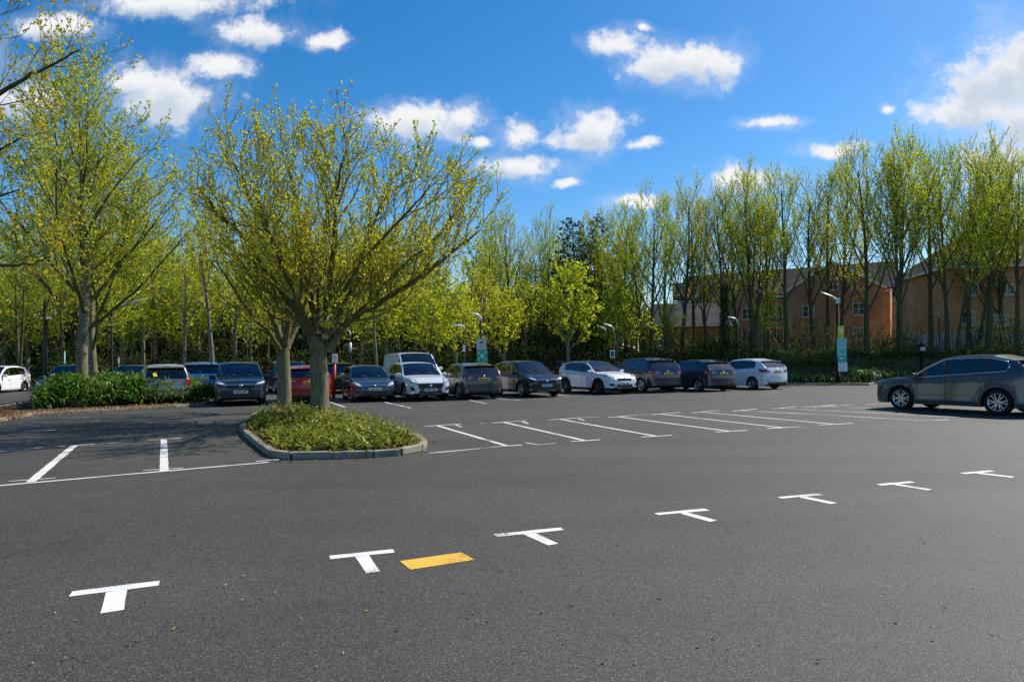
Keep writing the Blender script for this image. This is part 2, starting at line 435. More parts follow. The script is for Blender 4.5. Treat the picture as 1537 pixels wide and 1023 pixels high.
world = bpy.data.worlds.new('World'); scene.world = world; world.use_nodes = True
t = world.node_tree; t.nodes.clear()
sky = N(t, 'ShaderNodeTexSky'); sky.sky_type = 'NISHITA'; sky.sun_disc = False
sky.sun_elevation = SUN_EL; sky.sun_rotation = SUN_AZ
sky.air_density = 1.0; sky.dust_density = .4; sky.ozone_density = 3.0; sky.altitude = 50
SKY_HSV = N(t, 'ShaderNodeHueSaturation', i_Saturation=1.40, i_Value=1.0)
t.links.new(sky.outputs[0], SKY_HSV.inputs['Color'])
bg = N(t, 'ShaderNodeBackground', i_Strength=.092)
t.links.new(SKY_HSV.outputs[0], bg.inputs[0])

# clouds: soft ellipses by compass direction and height, broken up with noise
CLOUDS = [  # direction given as (x/y, z/y), half width, half height
    (1505, 120, 90, 50), (1470, 170, 95, 32), (1535, 190, 90, 60), (1560, 110, 90, 70), (1425, 172, 40, 18), (1560, 230, 120, 40),
    (1030, 92, 78, 30), (1075, 92, 45, 20), (990, 100, 42, 22), (925, 62, 42, 17), (967, 42, 14, 7),
    (632, 182, 84, 24), (690, 172, 30, 18), (775, 204, 26, 20), (722, 208, 17, 9), (890, 193, 56, 26), (868, 206, 40, 16), (960, 215, 26, 9),
    (780, 250, 58, 18), (848, 273, 20, 7), (1157, 184, 42, 8), (1250, 225, 44, 11), (1112, 275, 52, 20), (950, 300, 40, 10),
    (262, 6, 125, 20), (385, 48, 70, 18), (478, 60, 36, 11), (325, 97, 44, 17), (248, 140, 76, 38), (205, 120, 50, 22), (90, 40, 60, 16), (40, 150, 50, 26),
    (1330, 168, 10, 7), (1690, 150, 90, 50), (-120, 100, 120, 40), (-260, 240, 140, 35), (1900, 260, 150, 40),
]
def new_group():
    g = bpy.data.node_groups.new('cloud_field', 'ShaderNodeTree')
    g.interface.new_socket('Vector', in_out='INPUT', socket_type='NodeSocketVector')
    g.interface.new_socket('Field', in_out='OUTPUT', socket_type='NodeSocketFloat')
    gi = g.nodes.new('NodeGroupInput'); go = g.nodes.new('NodeGroupOutput')
    last = None
    for cx, cy, a, b in CLOUDS:
        d = ray(cx, cy); u, v = d.x / d.y, d.z / d.y
        s = N(g, 'ShaderNodeVectorMath', operation='SUBTRACT'); s.inputs[1].default_value = (u, v, 0); g.links.new(gi.outputs[0], s.inputs[0])
        k = N(g, 'ShaderNodeVectorMath', operation='MULTIPLY'); k.inputs[1].default_value = (FPX / (a * 1.35), FPX / (b * 1.5), 0); g.links.new(s.outputs[0], k.inputs[0])
        l = N(g, 'ShaderNodeVectorMath', operation='LENGTH'); g.links.new(k.outputs[0], l.inputs[0])
        i = N(g, 'ShaderNodeMath', operation='SUBTRACT'); i.inputs[0].default_value = 1.0; g.links.new(l.outputs[1], i.inputs[1])
        if last is None: last = i
        else:
            mxn = N(g, 'ShaderNodeMath', operation='MAXIMUM'); g.links.new(last.outputs[0], mxn.inputs[0]); g.links.new(i.outputs[0], mxn.inputs[1]); last = mxn
    g.links.new(last.outputs[0], go.inputs[0])
    return g
grp = new_group()
tc = N(t, 'ShaderNodeTexCoord')
sp = N(t, 'ShaderNodeSeparateXYZ'); t.links.new(tc.outputs['Generated'], sp.inputs[0])
ymax = N(t, 'ShaderNodeMath', operation='MAXIMUM'); ymax.inputs[1].default_value = .02; t.links.new(sp.outputs[1], ymax.inputs[0])
du = N(t, 'ShaderNodeMath', operation='DIVIDE'); t.links.new(sp.outputs[0], du.inputs[0]); t.links.new(ymax.outputs[0], du.inputs[1])
dv = N(t, 'ShaderNodeMath', operation='DIVIDE'); t.links.new(sp.outputs[2], dv.inputs[0]); t.links.new(ymax.outputs[0], dv.inputs[1])
uv = N(t, 'ShaderNodeCombineXYZ'); t.links.new(du.outputs[0], uv.inputs[0]); t.links.new(dv.outputs[0], uv.inputs[1])
n_big = N(t, 'ShaderNodeTexNoise', i_Scale=17.0, i_Detail=10.0, i_Roughness=.66); t.links.new(uv.outputs[0], n_big.inputs['Vector'])
n_wsp = N(t, 'ShaderNodeTexNoise', i_Scale=9.0, i_Detail=5.0, i_Roughness=.55); t.links.new(uv.outputs[0], n_wsp.inputs['Vector'])
def field(vec):
    gn = t.nodes.new('ShaderNodeGroup'); gn.node_tree = grp; t.links.new(vec, gn.inputs[0])
    return gn.outputs[0]
# warp the lookup a little so that no outline stays an ellipse
wv = N(t, 'ShaderNodeVectorMath', operation='SUBTRACT'); t.links.new(n_wsp.outputs['Color'], wv.inputs[0]); wv.inputs[1].default_value = (.5, .5, .5)
ws = N(t, 'ShaderNodeVectorMath', operation='SCALE'); t.links.new(wv.outputs[0], ws.inputs[0]); ws.inputs['Scale'].default_value = .035
wa = N(t, 'ShaderNodeVectorMath', operation='ADD'); t.links.new(uv.outputs[0], wa.inputs[0]); t.links.new(ws.outputs[0], wa.inputs[1])
f1 = field(wa.outputs[0])
up_ = N(t, 'ShaderNodeVectorMath', operation='ADD'); t.links.new(wa.outputs[0], up_.inputs[0]); up_.inputs[1].default_value = (.008, .020, 0)
f2 = field(up_.outputs[0])
def add_noise(f, amp):
    nn = N(t, 'ShaderNodeMath', operation='MULTIPLY_ADD'); t.links.new(n_big.outputs['Fac'], nn.inputs[0]); nn.inputs[1].default_value = amp; t.links.new(f, nn.inputs[2])
    return nn.outputs[0]
d1 = add_noise(f1, 2.5); d2 = add_noise(f2, 1.6)
dens = N(t, 'ShaderNodeMapRange', interpolation_type='SMOOTHSTEP'); t.links.new(d1, dens.inputs[0])
dens.inputs[1].default_value = 1.28; dens.inputs[2].default_value = 1.98
shade = N(t, 'ShaderNodeMapRange', interpolation_type='SMOOTHSTEP'); t.links.new(d2, shade.inputs[0])
shade.inputs[1].default_value = 1.0; shade.inputs[2].default_value = 1.8
shade.inputs[3].default_value = 1.0; shade.inputs[4].default_value = 0.0
ccol = ramp(t, [(0, (.60, .68, .80)), (.5, (.80, .84, .90)), (1, (.93, .94, .96))], shade.outputs[0])
front = N(t, 'ShaderNodeMapRange'); t.links.new(sp.outputs[1], front.inputs[0]); front.inputs[1].default_value = .05; front.inputs[2].default_value = .2
upm = N(t, 'ShaderNodeMapRange'); t.links.new(sp.outputs[2], upm.inputs[0]); upm.inputs[1].default_value = 0.0; upm.inputs[2].default_value = .05
thin = N(t, 'ShaderNodeMapRange', interpolation_type='SMOOTHSTEP'); thin.inputs[1].default_value = .95; thin.inputs[2].default_value = 2.1; thin.inputs[4].default_value = .26
n_fine = N(t, 'ShaderNodeTexNoise', i_Scale=11.0, i_Detail=8.0, i_Roughness=.7, i_Distortion=.6); t.links.new(uv.outputs[0], n_fine.inputs['Vector'])
tf = N(t, 'ShaderNodeMath', operation='MULTIPLY_ADD'); t.links.new(n_fine.outputs['Fac'], tf.inputs[0]); tf.inputs[1].default_value = 2.6; t.links.new(f1, tf.inputs[2]); t.links.new(tf.outputs[0], thin.inputs[0])
dmx = N(t, 'ShaderNodeMath', operation='MAXIMUM'); t.links.new(dens.outputs[0], dmx.inputs[0]); t.links.new(thin.outputs[0], dmx.inputs[1])
dm = N(t, 'ShaderNodeMath', operation='MULTIPLY'); t.links.new(dmx.outputs[0], dm.inputs[0]); t.links.new(front.outputs[0], dm.inputs[1])
dm2 = N(t, 'ShaderNodeMath', operation='MULTIPLY'); t.links.new(dm.outputs[0], dm2.inputs[0]); t.links.new(upm.outputs[0], dm2.inputs[1])
cbg = N(t, 'ShaderNodeBackground', i_Strength=.62); t.links.new(ccol.outputs[0], cbg.inputs[0])
CLOUD_BG = cbg
ms = N(t, 'ShaderNodeMixShader'); t.links.new(dm2.outputs[0], ms.inputs[0]); t.links.new(bg.outputs[0], ms.inputs[1]); t.links.new(cbg.outputs[0], ms.inputs[2])
wo = N(t, 'ShaderNodeOutputWorld'); t.links.new(ms.outputs[0], wo.inputs[0])

sun = bpy.data.lights.new('sun', 'SUN'); sun.energy = 3.9; sun.angle = math.radians(.55); sun.color = (1.0, .94, .82)
so = bpy.data.objects.new('sun', sun); col.objects.link(so)
so.rotation_euler = (-SUN_DIR).to_track_quat('-Z', 'Y').to_euler()

vs = scene.view_settings
scene.display_settings.display_device = 'sRGB'
vs.view_transform = 'Standard'; vs.look = 'None'; vs.exposure = 0.66; vs.gamma = 1.0; vs.use_curve_mapping = False
scene.render.engine = 'CYCLES'
scene.cycles.use_denoising = False
scene.cycles.max_bounces = 6; scene.cycles.diffuse_bounces = 3; scene.cycles.glossy_bounces = 3
scene.cycles.transmission_bounces = 4; scene.cycles.transparent_max_bounces = 4

# ------------------------------------------------------------------ ground
def xy(p): return (p.x, p.y)
mb = MB(); S_ = 900
# dense near the camera only so that the sheet stays one object
mb.add([(-S_, -S_, 0), (S_, -S_, 0), (S_, S_, 0), (-S_, S_, 0)], [(0, 1, 2, 3)])
tag(mb.build('car_park_asphalt', M['asphalt']), kind='structure')

VERGE = [(-260, 62), (-44, 60), (-34, 47), (-12, 46), (4, 45.5), (11.5, 43.0), (16.6, 40.6), (20.6, 38.6), (21.8, 40.2), (24, 45), (60, 45.5), (260, 46)]
mb = MB()
mb.add([(x, y, .10) for x, y in VERGE] + [(260, 700, .10), (-260, 700, .10)], [tuple(range(len(VERGE) + 2))])
tag(mb.build('verge_ground', M['verge']), kind='structure')

def kerb_strip(pts, name, w=.12, h=.11, stone=.9, closed=False):
    """kerb stones as one strip with fine joints, walked along a ground polyline"""
    mb = MB(); r = random.Random(len(pts))
    seq = list(pts) + ([pts[0]] if closed else [])
    for a, b in zip(seq[:-1], seq[1:]):
        a = Vector((a[0], a[1], 0)); b = Vector((b[0], b[1], 0)); L = (b - a).length
        if L < .02: continue
        n = max(1, round(L / stone)); ang = math.atan2(b.y - a.y, b.x - a.x)
        for i in range(n):
            c = a + (b - a) * ((i + .5) / n)
            mb.box((c.x, c.y, h / 2 + r.uniform(-.006, .006)), (L / n - .006, w, h), 0, ang + r.uniform(-.008, .008), .015)
        c = (a + b) / 2
        mb.box((c.x, c.y, h / 2 - .012), (L, w - .02, h - .02), 1, ang)
    return tag(mb.build(name, [M['kerb'], M['kerb_joint']]), kind='structure')
kerb_strip(VERGE[1:-1], 'kerb', stone=.95)

# pavement beyond the lamp post with the signs
mb = MB(); pp = [(23.0, 41.5), (60, 43.2), (60, 45.2), (24.5, 44.6)]
mb.prism(pp, .004, .012)
tag(mb.build('pavement', M['path']), kind='structure')
# ------------------------------------------------------------------ trees
def rvec(r):
    while True:
        v = Vector((r.uniform(-1, 1), r.uniform(-1, 1), r.uniform(-1, 1)))
        if .01 < v.length_squared <= 1: return v.normalized()

class Tree:
    def __init__(self, seed, levels, leaf):
        self.r = random.Random(seed); self.lv = levels; self.leaf = leaf
        self.wood = MB(); self.crown = MB(); self.nleaf = 0
    def add_leaf(self, p, d, size):
        r = self.r; mb = self.crown
        a = (d * .5 + rvec(r) + Vector((0, 0, .35))).normalized()
        b = a.cross(rvec(r))
        if b.length < .05: return
        b.normalize()
        L = size * r.uniform(.6, 1.35); w = L * r.uniform(.28, .5)
        n = a.cross(b) * (L * .16)
        o = len(mb.v)
        q1 = p + a * (L * .5)
        mb.v += [tuple(p), tuple(q1 + b * w + n), tuple(p + a * L), tuple(q1 - b * w + n)]
        mb.f.append((o, o + 1, o + 2, o + 3)); mb.m.append(1); mb.s.append(False)
        self.nleaf += 1
    def leaves_on(self, pts, lvl):
        lf = self.leaf; r = self.r
        if lvl < lf['from']: return
        n = len(pts)
        for i in range(1, n):
            t = i / (n - 1)
            if t < lf.get('start', .3): continue
            d = (pts[i] - pts[i - 1]).normalized()
            k = lf['k'] + (lf.get('tip', 0) if i == n - 1 else 0)
            kk = int(k) + (1 if r.random() < k - int(k) else 0)
            for _ in range(kk):
                self.add_leaf(pts[i] + rvec(r) * lf['spread'] * r.random() - (pts[i] - pts[i - 1]) * r.random(), d, lf['size'])
    def branch(self, p, d, L, r0, lvl, pts=None, r1=None):
        r = self.r; cfg = self.lv[lvl]
        n = cfg['segs']
        if pts is None:
            pts = [p.copy()]
            for i in range(n):
                d = d + rvec(r) * cfg['wander'] + Vector((0, 0, cfg['up']))
                d.normalize()
                p = p + d * (L / n)
                pts.append(p)
        else:
            L = sum((b - a).length for a, b in zip(pts[:-1], pts[1:]))
            n = len(pts) - 1
        if r1 is None: r1 = r0 * cfg.get('taper', .3)
        rad = [r0 + (r1 - r0) * (i / n) ** .9 for i in range(n + 1)]
        if lvl == 0 and cfg.get('flare'):
            rad[0] *= cfg['flare']
        mb = self.wood if lvl <= 1 else self.crown
        mb.tube(pts, rad, cfg['sides'], 1 if lvl == 1 else 0, cap=False)
        self.leaves_on(pts, lvl)
        if lvl + 1 >= len(self.lv): return
        self.kids(pts, rad, L, lvl)
    def kids(self, pts, rad, L, lvl, start=None, cnt=None):
        r = self.r; nx = self.lv[lvl + 1]; n = len(pts) - 1
        st = nx['start'] if start is None else start
        c = nx['n'] if cnt is None else cnt
        c = int(c) + (1 if r.random() < c - int(c) else 0)
        if nx.get('per_m'): c = max(2, int(L * nx['per_m'] + r.random()))
        az = r.uniform(0, 2 * PI)
        for i in range(c):
            t = st + (1 - st) * (i + r.uniform(.2, .95)) / c
            f = min(t, .999) * n; j = int(f); q = pts[j].lerp(pts[j + 1], f - j)
            tg = (pts[j + 1] - pts[j]).normalized()
            az += 2.4 + r.uniform(-.6, .6)
            ref = Vector((0, 0, 1)) if abs(tg.z) < .9 else Vector((1, 0, 0))
            u = tg.cross(ref).normalized(); w = tg.cross(u)
            ang = math.radians(nx['ang'] * (1 - nx.get('angtop', .25) * t) + r.uniform(-nx['angv'], nx['angv']))
            dd = tg * math.cos(ang) + (u * math.cos(az) + w * math.sin(az)) * math.sin(ang)
            ln = nx['len'] * (1 - nx.get('shrink', .5) * (t - st) / max(.05, 1 - st)) * r.uniform(.75, 1.2)
            if nx.get('rel'): ln *= L
            rr = max(nx.get('rmin', .004), (rad[j] + (rad[min(j + 1, n)] - rad[j]) * (f - j)) * nx.get('rr', .6) * r.uniform(.8, 1.05))
            self.branch(q - tg * 0, dd, ln, rr, lvl + 1)
    def meshes(self, name, bark, leafm, twig=None, limb=None):
        w = self.wood.mesh(name + '_trunk', [bark, limb or bark])
        c = self.crown.mesh(name + '_crown', [twig or M['twig'], leafm])
        return w, c

def plant_tree(meshes, loc, rz, sc, label, name='tree', cat='tree', group=None):
    t = empty(name, loc, rz); t.scale = sc
    tag(t, label, cat, group)
    for nm, me in zip(('trunk', 'crown'), meshes):
        o = bpy.data.objects.new(nm, me); col.objects.link(o); o.parent = t
    return t

def V3(px, py, Y): return P(px, py, Y)

def limb_tree(seed, base, fork_px, limbs, levels, leaf, r_base, r_fork, extra=0):
    """tree whose main limbs follow given polylines; coordinates relative to its base"""
    T = Tree(seed, levels, leaf)
    fork = fork_px - base
    n = 7; pts = []
    rr = random.Random(seed)
    for i in range(n + 1):
        t = i / n
        pts.append(Vector((fork.x * t + math.sin(t * 5) * .03, fork.y * t + math.cos(t * 4) * .02, fork.z * t)))
    rad = [r_base * 1.35] + [r_base * 1.05] + [r_base + (r_fork - r_base) * (i / n) for i in range(2, n + 1)]
    T.wood.tube(pts, rad, 14, 0, cap=False)
    for lp, r0, r1 in limbs:
        q = [p - base for p in lp]
        # smooth by subdividing with a Catmull-Rom pass
        out = []
        for i in range(len(q) - 1):
            p0 = q[max(0, i - 1)]; p1 = q[i]; p2 = q[i + 1]; p3 = q[min(len(q) - 1, i + 2)]
            for k in range(4):
                t = k / 4
                out.append(.5 * ((2 * p1) + (p2 - p0) * t + (2 * p0 - 5 * p1 + 4 * p2 - p3) * t * t + (3 * p1 - p0 - 3 * p2 + p3) * t ** 3) + rvec(rr) * .025)
        out.append(q[-1])
        T.branch(None, None, 0, r0, 1, pts=out, r1=r1)
    return T

# ---- the budding tree on the near island
base = G(478, 632); Yt = base.y
def L_(seq, Y0=None):
    return [V3(x, y, Yt + dy) for x, y, dy in seq]
fg_levels = [
    dict(segs=6, wander=.05, up=0, sides=14),
    dict(segs=9, wander=.12, up=.05, sides=9),
    dict(segs=8, wander=.20, up=.12, sides=6, n=12, start=.12, ang=50, angv=15, len=2.1, shrink=.42, rr=.58, taper=.25, per_m=3.3),
    dict(segs=6, wander=.20, up=.13, sides=4, n=6, start=.15, ang=44, angv=14, len=.95, shrink=.35, rr=.6, taper=.5, per_m=3.6, rmin=.010),
    dict(segs=4, wander=.18, up=.14, sides=3, n=4, start=.2, ang=40, angv=12, len=.42, shrink=.3, rr=.7, taper=.7, per_m=3.4, rmin=.007),
]
fg_leaf = dict(size=.062, k=1.2, tip=4.0, spread=.05, start=.2)
fg_leaf['from'] = 3
limbs = [
    (L_([(474, 520, 0), (452, 470, .1), (425, 430, .3), (398, 395, .5), (366, 345, .4), (332, 310, .2), (308, 280, .1)]), 0.155, 0.028),
    (L_([(470, 510, 0), (448, 455, -.3), (428, 395, -.7), (400, 330, -1.0), (372, 275, -1.2), (350, 228, -1.3)]), 0.126, 0.024),
    (L_([(478, 500, 0), (466, 440, .4), (458, 380, .9), (448, 305, 1.3), (436, 250, 1.5), (428, 208, 1.5)]), 0.111, 0.020),
    (L_([(482, 500, 0), (492, 440, -.5), (500, 370, -1.0), (503, 300, -1.3), (508, 255, -1.5), (516, 218, -1.6)]), 0.104, 0.020),
    (L_([(488, 505, 0), (515, 452, .4), (540, 400, .9), (556, 340, 1.3), (572, 290, 1.6), (588, 250, 1.7)]), 0.104, 0.020),
    (L_([(492, 520, 0), (520, 480, -.1), (542, 462, -.2), (580, 440, -.5), (625, 410, -.8), (668, 378, -1.0), (712, 340, -1.1)]), 0.126, 0.024),
    (L_([(540, 464, -.2), (570, 428, .2), (610, 385, .6), (655, 345, .9), (688, 300, 1.0)]), 0.081, 0.020),
    (L_([(500, 500, 0), (530, 470, 1.0), (580, 420, 2.0), (640, 360, 2.6), (690, 300, 2.9)]), 0.074, 0.016),
    (L_([(478, 505, 0), (440, 470, 1.0), (395, 420, 2.0), (350, 370, 2.6), (318, 320, 2.8)]), 0.074, 0.016),
    (L_([(484, 505, 0), (505, 450, -1.2), (545, 380, -2.2), (602, 315, -2.7), (640, 272, -2.9)]), 0.074, 0.016),
    (L_([(476, 505, 0), (450, 450, -1.2), (420, 380, -2.1), (395, 310, -2.6), (378, 255, -2.8)]), 0.074, 0.016),
    (L_([(480, 500, 0), (478, 430, 1.4), (486, 340, 2.4), (500, 275, 2.8), (506, 232, 2.9)]), 0.074, 0.016),
]
T = limb_tree(11, base, V3(479, 500, Yt), limbs, fg_levels, fg_leaf, .262, .235)
me = T.meshes('island_tree', M['bark_island'], M['leaf_spring'])
FG = plant_tree(me, base, 0, (1.0, 1.0, .96), 'wide low-branching tree with yellow-green buds and pruned knots, nearest trunk on the kerbed island', 'budding_tree')
# the stout lower trunk is paler and the pruned stubs show cut wood
mb = MB()
for px, py, dy, r_ in ((478, 493, -.27, .075), (487, 500, -.30, .085), (452, 500, -.20, .06)):
    q = V3(px, py, Yt + dy) - base
    dirv = Vector((q.x * .6, -1.0, .25)).normalized()
    mb = MB(); mb.tube([q - dirv * .22, q, q + dirv * .05], [r_ * 1.15, r_ * 1.05, r_], 10, 0, cap=True)
    mb.tube([q + dirv * .048, q + dirv * .054], [r_ * .8, r_ * .78], 10, 1, cap=True)
    mb.build('pruned_stub', [M['bark_island'], M['cutwood']], FG)
FGBARK = [o for o in FG.children if o.name.startswith('trunk')][0]

# ---- second trunk on the same island
base2 = G(425, 618)
Yt = base2.y
lim2 = [
    (L_([(427, 525, 0), (415, 490, 0), (398, 455, .2), (380, 415, .4), (365, 370, .5), (352, 330, .5)]), .12, .025),
    (L_([(428, 520, 0), (432, 470, -.4), (428, 410, -.8), (415, 350, -1.0), (405, 300, -1.1)]), .12, .025),
    (L_([(430, 525, 0), (444, 490, .4), (462, 450, .9), (478, 400, 1.3), (490, 350, 1.4)]), .11, .02),
    (L_([(424, 530, 0), (405, 500, -.8), (375, 470, -1.6), (345, 425, -2.0), (322, 390, -2.2)]), .09, .02),
    (L_([(428, 520, 0), (440, 470, 1.5), (440, 400, 2.4), (445, 340, 2.8)]), .09, .02),
]
fg2 = [dict(x) for x in fg_levels]
fg2[2].update(per_m=1.9, len=2.0); fg2[3].update(per_m=2.5); fg2[4].update(per_m=2.4)
T = limb_tree(23, base2, V3(427, 522, Yt), lim2, fg2, fg_leaf, .235, .20)
plant_tree(T.meshes('island_tree_second', M['bark_island'], M['leaf_spring']), base2, 0, (1, 1, 1),
           'slimmer mossy tree standing behind the wide tree on the same kerbed island', 'budding_tree')

# ---- big tree in the shrub bed and its companion
bigL = [
    dict(segs=9, wander=.045, up=.05, sides=12, taper=.30, flare=1.35),
    dict(segs=9, wander=.11, up=.085, sides=7, n=21, start=.25, ang=60, angv=10, angtop=.55, len=6.8, shrink=.60, rr=.50, taper=.22),
    dict(segs=6, wander=.15, up=.10, sides=5, start=.15, ang=42, angv=13, len=2.4, shrink=.45, rr=.55, taper=.35, n=6, per_m=1.8, rmin=.020),
    dict(segs=4, wander=.16, up=.10, sides=3, start=.15, ang=40, angv=13, len=1.1, shrink=.35, rr=.6, taper=.5, n=4, per_m=2.6, rmin=.015),
    dict(segs=3, wander=.16, up=.10, sides=3, start=.2, ang=36, angv=12, len=.5, shrink=.3, rr=.7, taper=.6, n=3, per_m=2.2, rmin=.011),
]
lfL = dict(size=.095, k=.9, tip=3.0, spread=.08, start=.2); lfL['from'] = 3
T = Tree(5, bigL, lfL); T.branch(Vector((0, 0, 0)), Vector((.02, 0, 1)), 11.2, .24, 0)
BIG = T.meshes('bed_tree', M['bark'], M['leaf_green'], M['twig_far'], M['limb'])
b = G(121, 612)
plant_tree(BIG, b, .6, (1.0, 1.0, .93), 'tall broad tree in fresh green leaf, thicker of two trunks in the shrub bed', 'broadleaf_tree')
T = Tree(6, bigL, lfL); T.branch(Vector((0, 0, 0)), Vector((.03, 0, 1)), 10.0, .19, 0)
BIG2 = T.meshes('bed_tree_second', M['bark'], M['leaf_green'], M['twig_far'], M['limb'])
b = G(143, 606)
plant_tree(BIG2, b, 1.9, (.95, .95, .88), 'thinner companion trunk close behind the broad tree in the shrub bed', 'broadleaf_tree')

# ---- tree just outside the frame whose boughs reach in
b = Vector((-15.6, 15.0, 0)); Yt = 14.6
limE = [
    (L_([(-290, 420, .3), (-210, 330, .2), (-120, 240, .0), (-40, 170, -.2), (25, 125, -.4), (70, 100, -.5), (120, 75, -.6)]), .10, .014),
    (L_([(-290, 430, .3), (-180, 350, .8), (-80, 280, 1.2), (0, 225, 1.4), (40, 200, 1.5)]), .08, .014),
    (L_([(-290, 470, .3), (-190, 430, -.2), (-90, 405, -.5), (0, 397, -.7), (45, 396, -.8), (75, 385, -.9)]), .08, .012),
    (L_([(-290, 410, .3), (-200, 260, -.6), (-110, 140, -1.2), (-40, 40, -1.6), (15, -30, -1.9)]), .09, .015),
    (L_([(-290, 440, .3), (-190, 370, 1.0), (-110, 330, 1.6), (-20, 300, 2.0), (30, 285, 2.2)]), .09, .015),
    (L_([(-290, 410, .3), (-260, 260, 1.0), (-200, 100, 1.8), (-150, -60, 2.3)]), .12, .02),
]
fgE = [dict(x) for x in fg_levels]
fgE[2].update(per_m=2.6, len=1.5, up=.05, rr=.4); fgE[3].update(per_m=3.0, len=.8, rmin=.007); fgE[4].update(per_m=3.0, len=.38, rmin=.005)
lfE = dict(size=.075, k=.6, tip=2.6, spread=.06, start=.3); lfE['from'] = 3
T = limb_tree(31, b, V3(-290, 440, 14.9), limE, fgE, lfE, .30, .24)
plant_tree(T.meshes('overhanging_tree', M['limb'], M['leaf_orange']), b, 0, (1, 1, 1), 'tree whose boughs of orange-yellow young leaves hang into the top corner', 'overhanging_tree')

# ---- tall row trees (several shapes of one kind)
tallL = [
    dict(segs=12, wander=.035, up=.04, sides=9, taper=.16, flare=1.3),
    dict(segs=9, wander=.085, up=.075, sides=6, n=20, start=.20, ang=34, angv=9, angtop=.2, len=8.2, shrink=.68, rr=.56, taper=.25),
    dict(segs=6, wander=.13, up=.12, sides=4, start=.22, ang=36, angv=12, len=2.3, shrink=.5, rr=.5, taper=.3, n=6, per_m=1.5, rmin=.026),
    dict(segs=4, wander=.14, up=.12, sides=3, start=.12, ang=34, angv=12, len=1.15, shrink=.4, rr=.5, taper=.5, n=3, per_m=2.5, rmin=.016),
]
lfT = dict(size=.105, k=1.9, tip=4.5, spread=.16, start=.2); lfT['from'] = 2
TALL = []
for s in range(7):
    lv = [dict(x) for x in tallL]
    rr = random.Random(100 + s)
    lv[1]['start'] = rr.uniform(.26, .38); lv[1]['n'] = rr.choice([13, 16, 19]); lv[1]['ang'] = rr.uniform(26, 44); lv[1]['len'] = rr.uniform(6.4, 9.2)
    lf = dict(lfT); lf['k'] = rr.uniform(1.3, 2.3)
    T = Tree(100 + s, lv, lf); T.branch(Vector((0, 0, 0)), Vector((rr.uniform(-.05, .05), 0, 1)), 16.5, .27, 0)
    if s in (1, 3, 6):   # twin-stemmed
        T.branch(Vector((.25, .1, 0)), Vector((.16, .05, 1)), 14.5, .2, 0)
    TALL.append(T.meshes('row_tree', M['bark_dark'], M[('leaf_green', 'leaf_bright', 'leaf_spring', 'leaf_green', 'leaf_bright', 'leaf_spring', 'leaf_green')[s]], M['twig_far']))
TALL_H = 19.0
# leaner darker tree with hanging ivy
def ivy_mesh(T, h, rad, n, seed, size=.22):
    r = random.Random(seed)
    for i in range(n):
        z = h * r.random() ** .8; a = r.uniform(0, 2 * PI); rr_ = rad * r.uniform(.6, 1.2) * (1.25 - .7 * z / h)
        T.add_leaf(Vector((rr_ * math.cos(a), rr_ * math.sin(a), z + .1)), Vector((math.cos(a), math.sin(a), -.5)), size)
lv = [dict(x) for x in tallL]; lv[1]['n'] = 18; lv[1]['start'] = .35
T = Tree(207, lv, dict(lfT, k=.35)); T.branch(Vector((0, 0, 0)), Vector((0, 0, 1)), 16.0, .26, 0)
iv = Tree(208, lv, lfT); ivy_mesh(iv, 9.0, .5, 3000, 3, .17)
IVY = T.meshes('ivy_tree', M['bark_dark'], M['leaf_green'])
IVY_LEAF = iv.crown.mesh('ivy_leaves', [M['twig'], M['leaf_evergreen']])
# dark evergreen
def conifer(seed):
    lv = [dict(segs=10, wander=.02, up=.03, sides=8, taper=.12, flare=1.2),
          dict(segs=5, wander=.08, up=.02, sides=5, n=70, start=.10, ang=72, angv=10, angtop=.3, len=3.6, shrink=.82, rr=.25, taper=.3, rmin=.02),
          dict(segs=4, wander=.12, up=.03, sides=3, start=.2, ang=48, angv=12, len=1.1, shrink=.5, rr=.5, taper=.4, n=5, per_m=2.4, rmin=.01)]
    lf = dict(size=.20, k=3.6, tip=3, spread=.18, start=.15); lf['from'] = 2
    T = Tree(seed, lv, lf); T.branch(Vector((0, 0, 0)), Vector((0, 0, 1)), 15.0, .24, 0)
    return T.meshes('evergreen', M['bark_dark'], M['leaf_evergreen'])
CON = [conifer(301), conifer(302)]
# rounded small tree in full bright leaf
lv = [dict(segs=8, wander=.03, up=.04, sides=9, taper=.25, flare=1.25),
      dict(segs=7, wander=.10, up=.08, sides=6, n=22, start=.30, ang=62, angv=10, angtop=.5, len=3.3, shrink=.6, rr=.45, taper=.25),
      dict(segs=5, wander=.14, up=.06, sides=4, start=.15, ang=44, angv=14, len=1.35, shrink=.4, rr=.5, taper=.4, n=5, per_m=2.4, rmin=.010),
      dict(segs=3, wander=.16, up=.05, sides=3, start=.15, ang=40, angv=14, len=.6, shrink=.3, rr=.5, taper=.5, n=3, per_m=2.6, rmin=.007)]
lf = dict(size=.19, k=1.5, tip=2.0, spread=.12, start=.15); lf['from'] = 2
T = Tree(401, lv, lf); T.branch(Vector((0, 0, 0)), Vector((0, 0, 1)), 7.4, .17, 0)
ROUND = T.meshes('small_tree', M['bark_pale'], M['leaf_green'])
T = Tree(402, lv, dict(lf, k=.95)); T.branch(Vector((0, 0, 0)), Vector((.05, 0, 1)), 8.0, .16, 0)
ROUND2 = T.meshes('small_tree_second', M['bark'], M['leaf_green'])
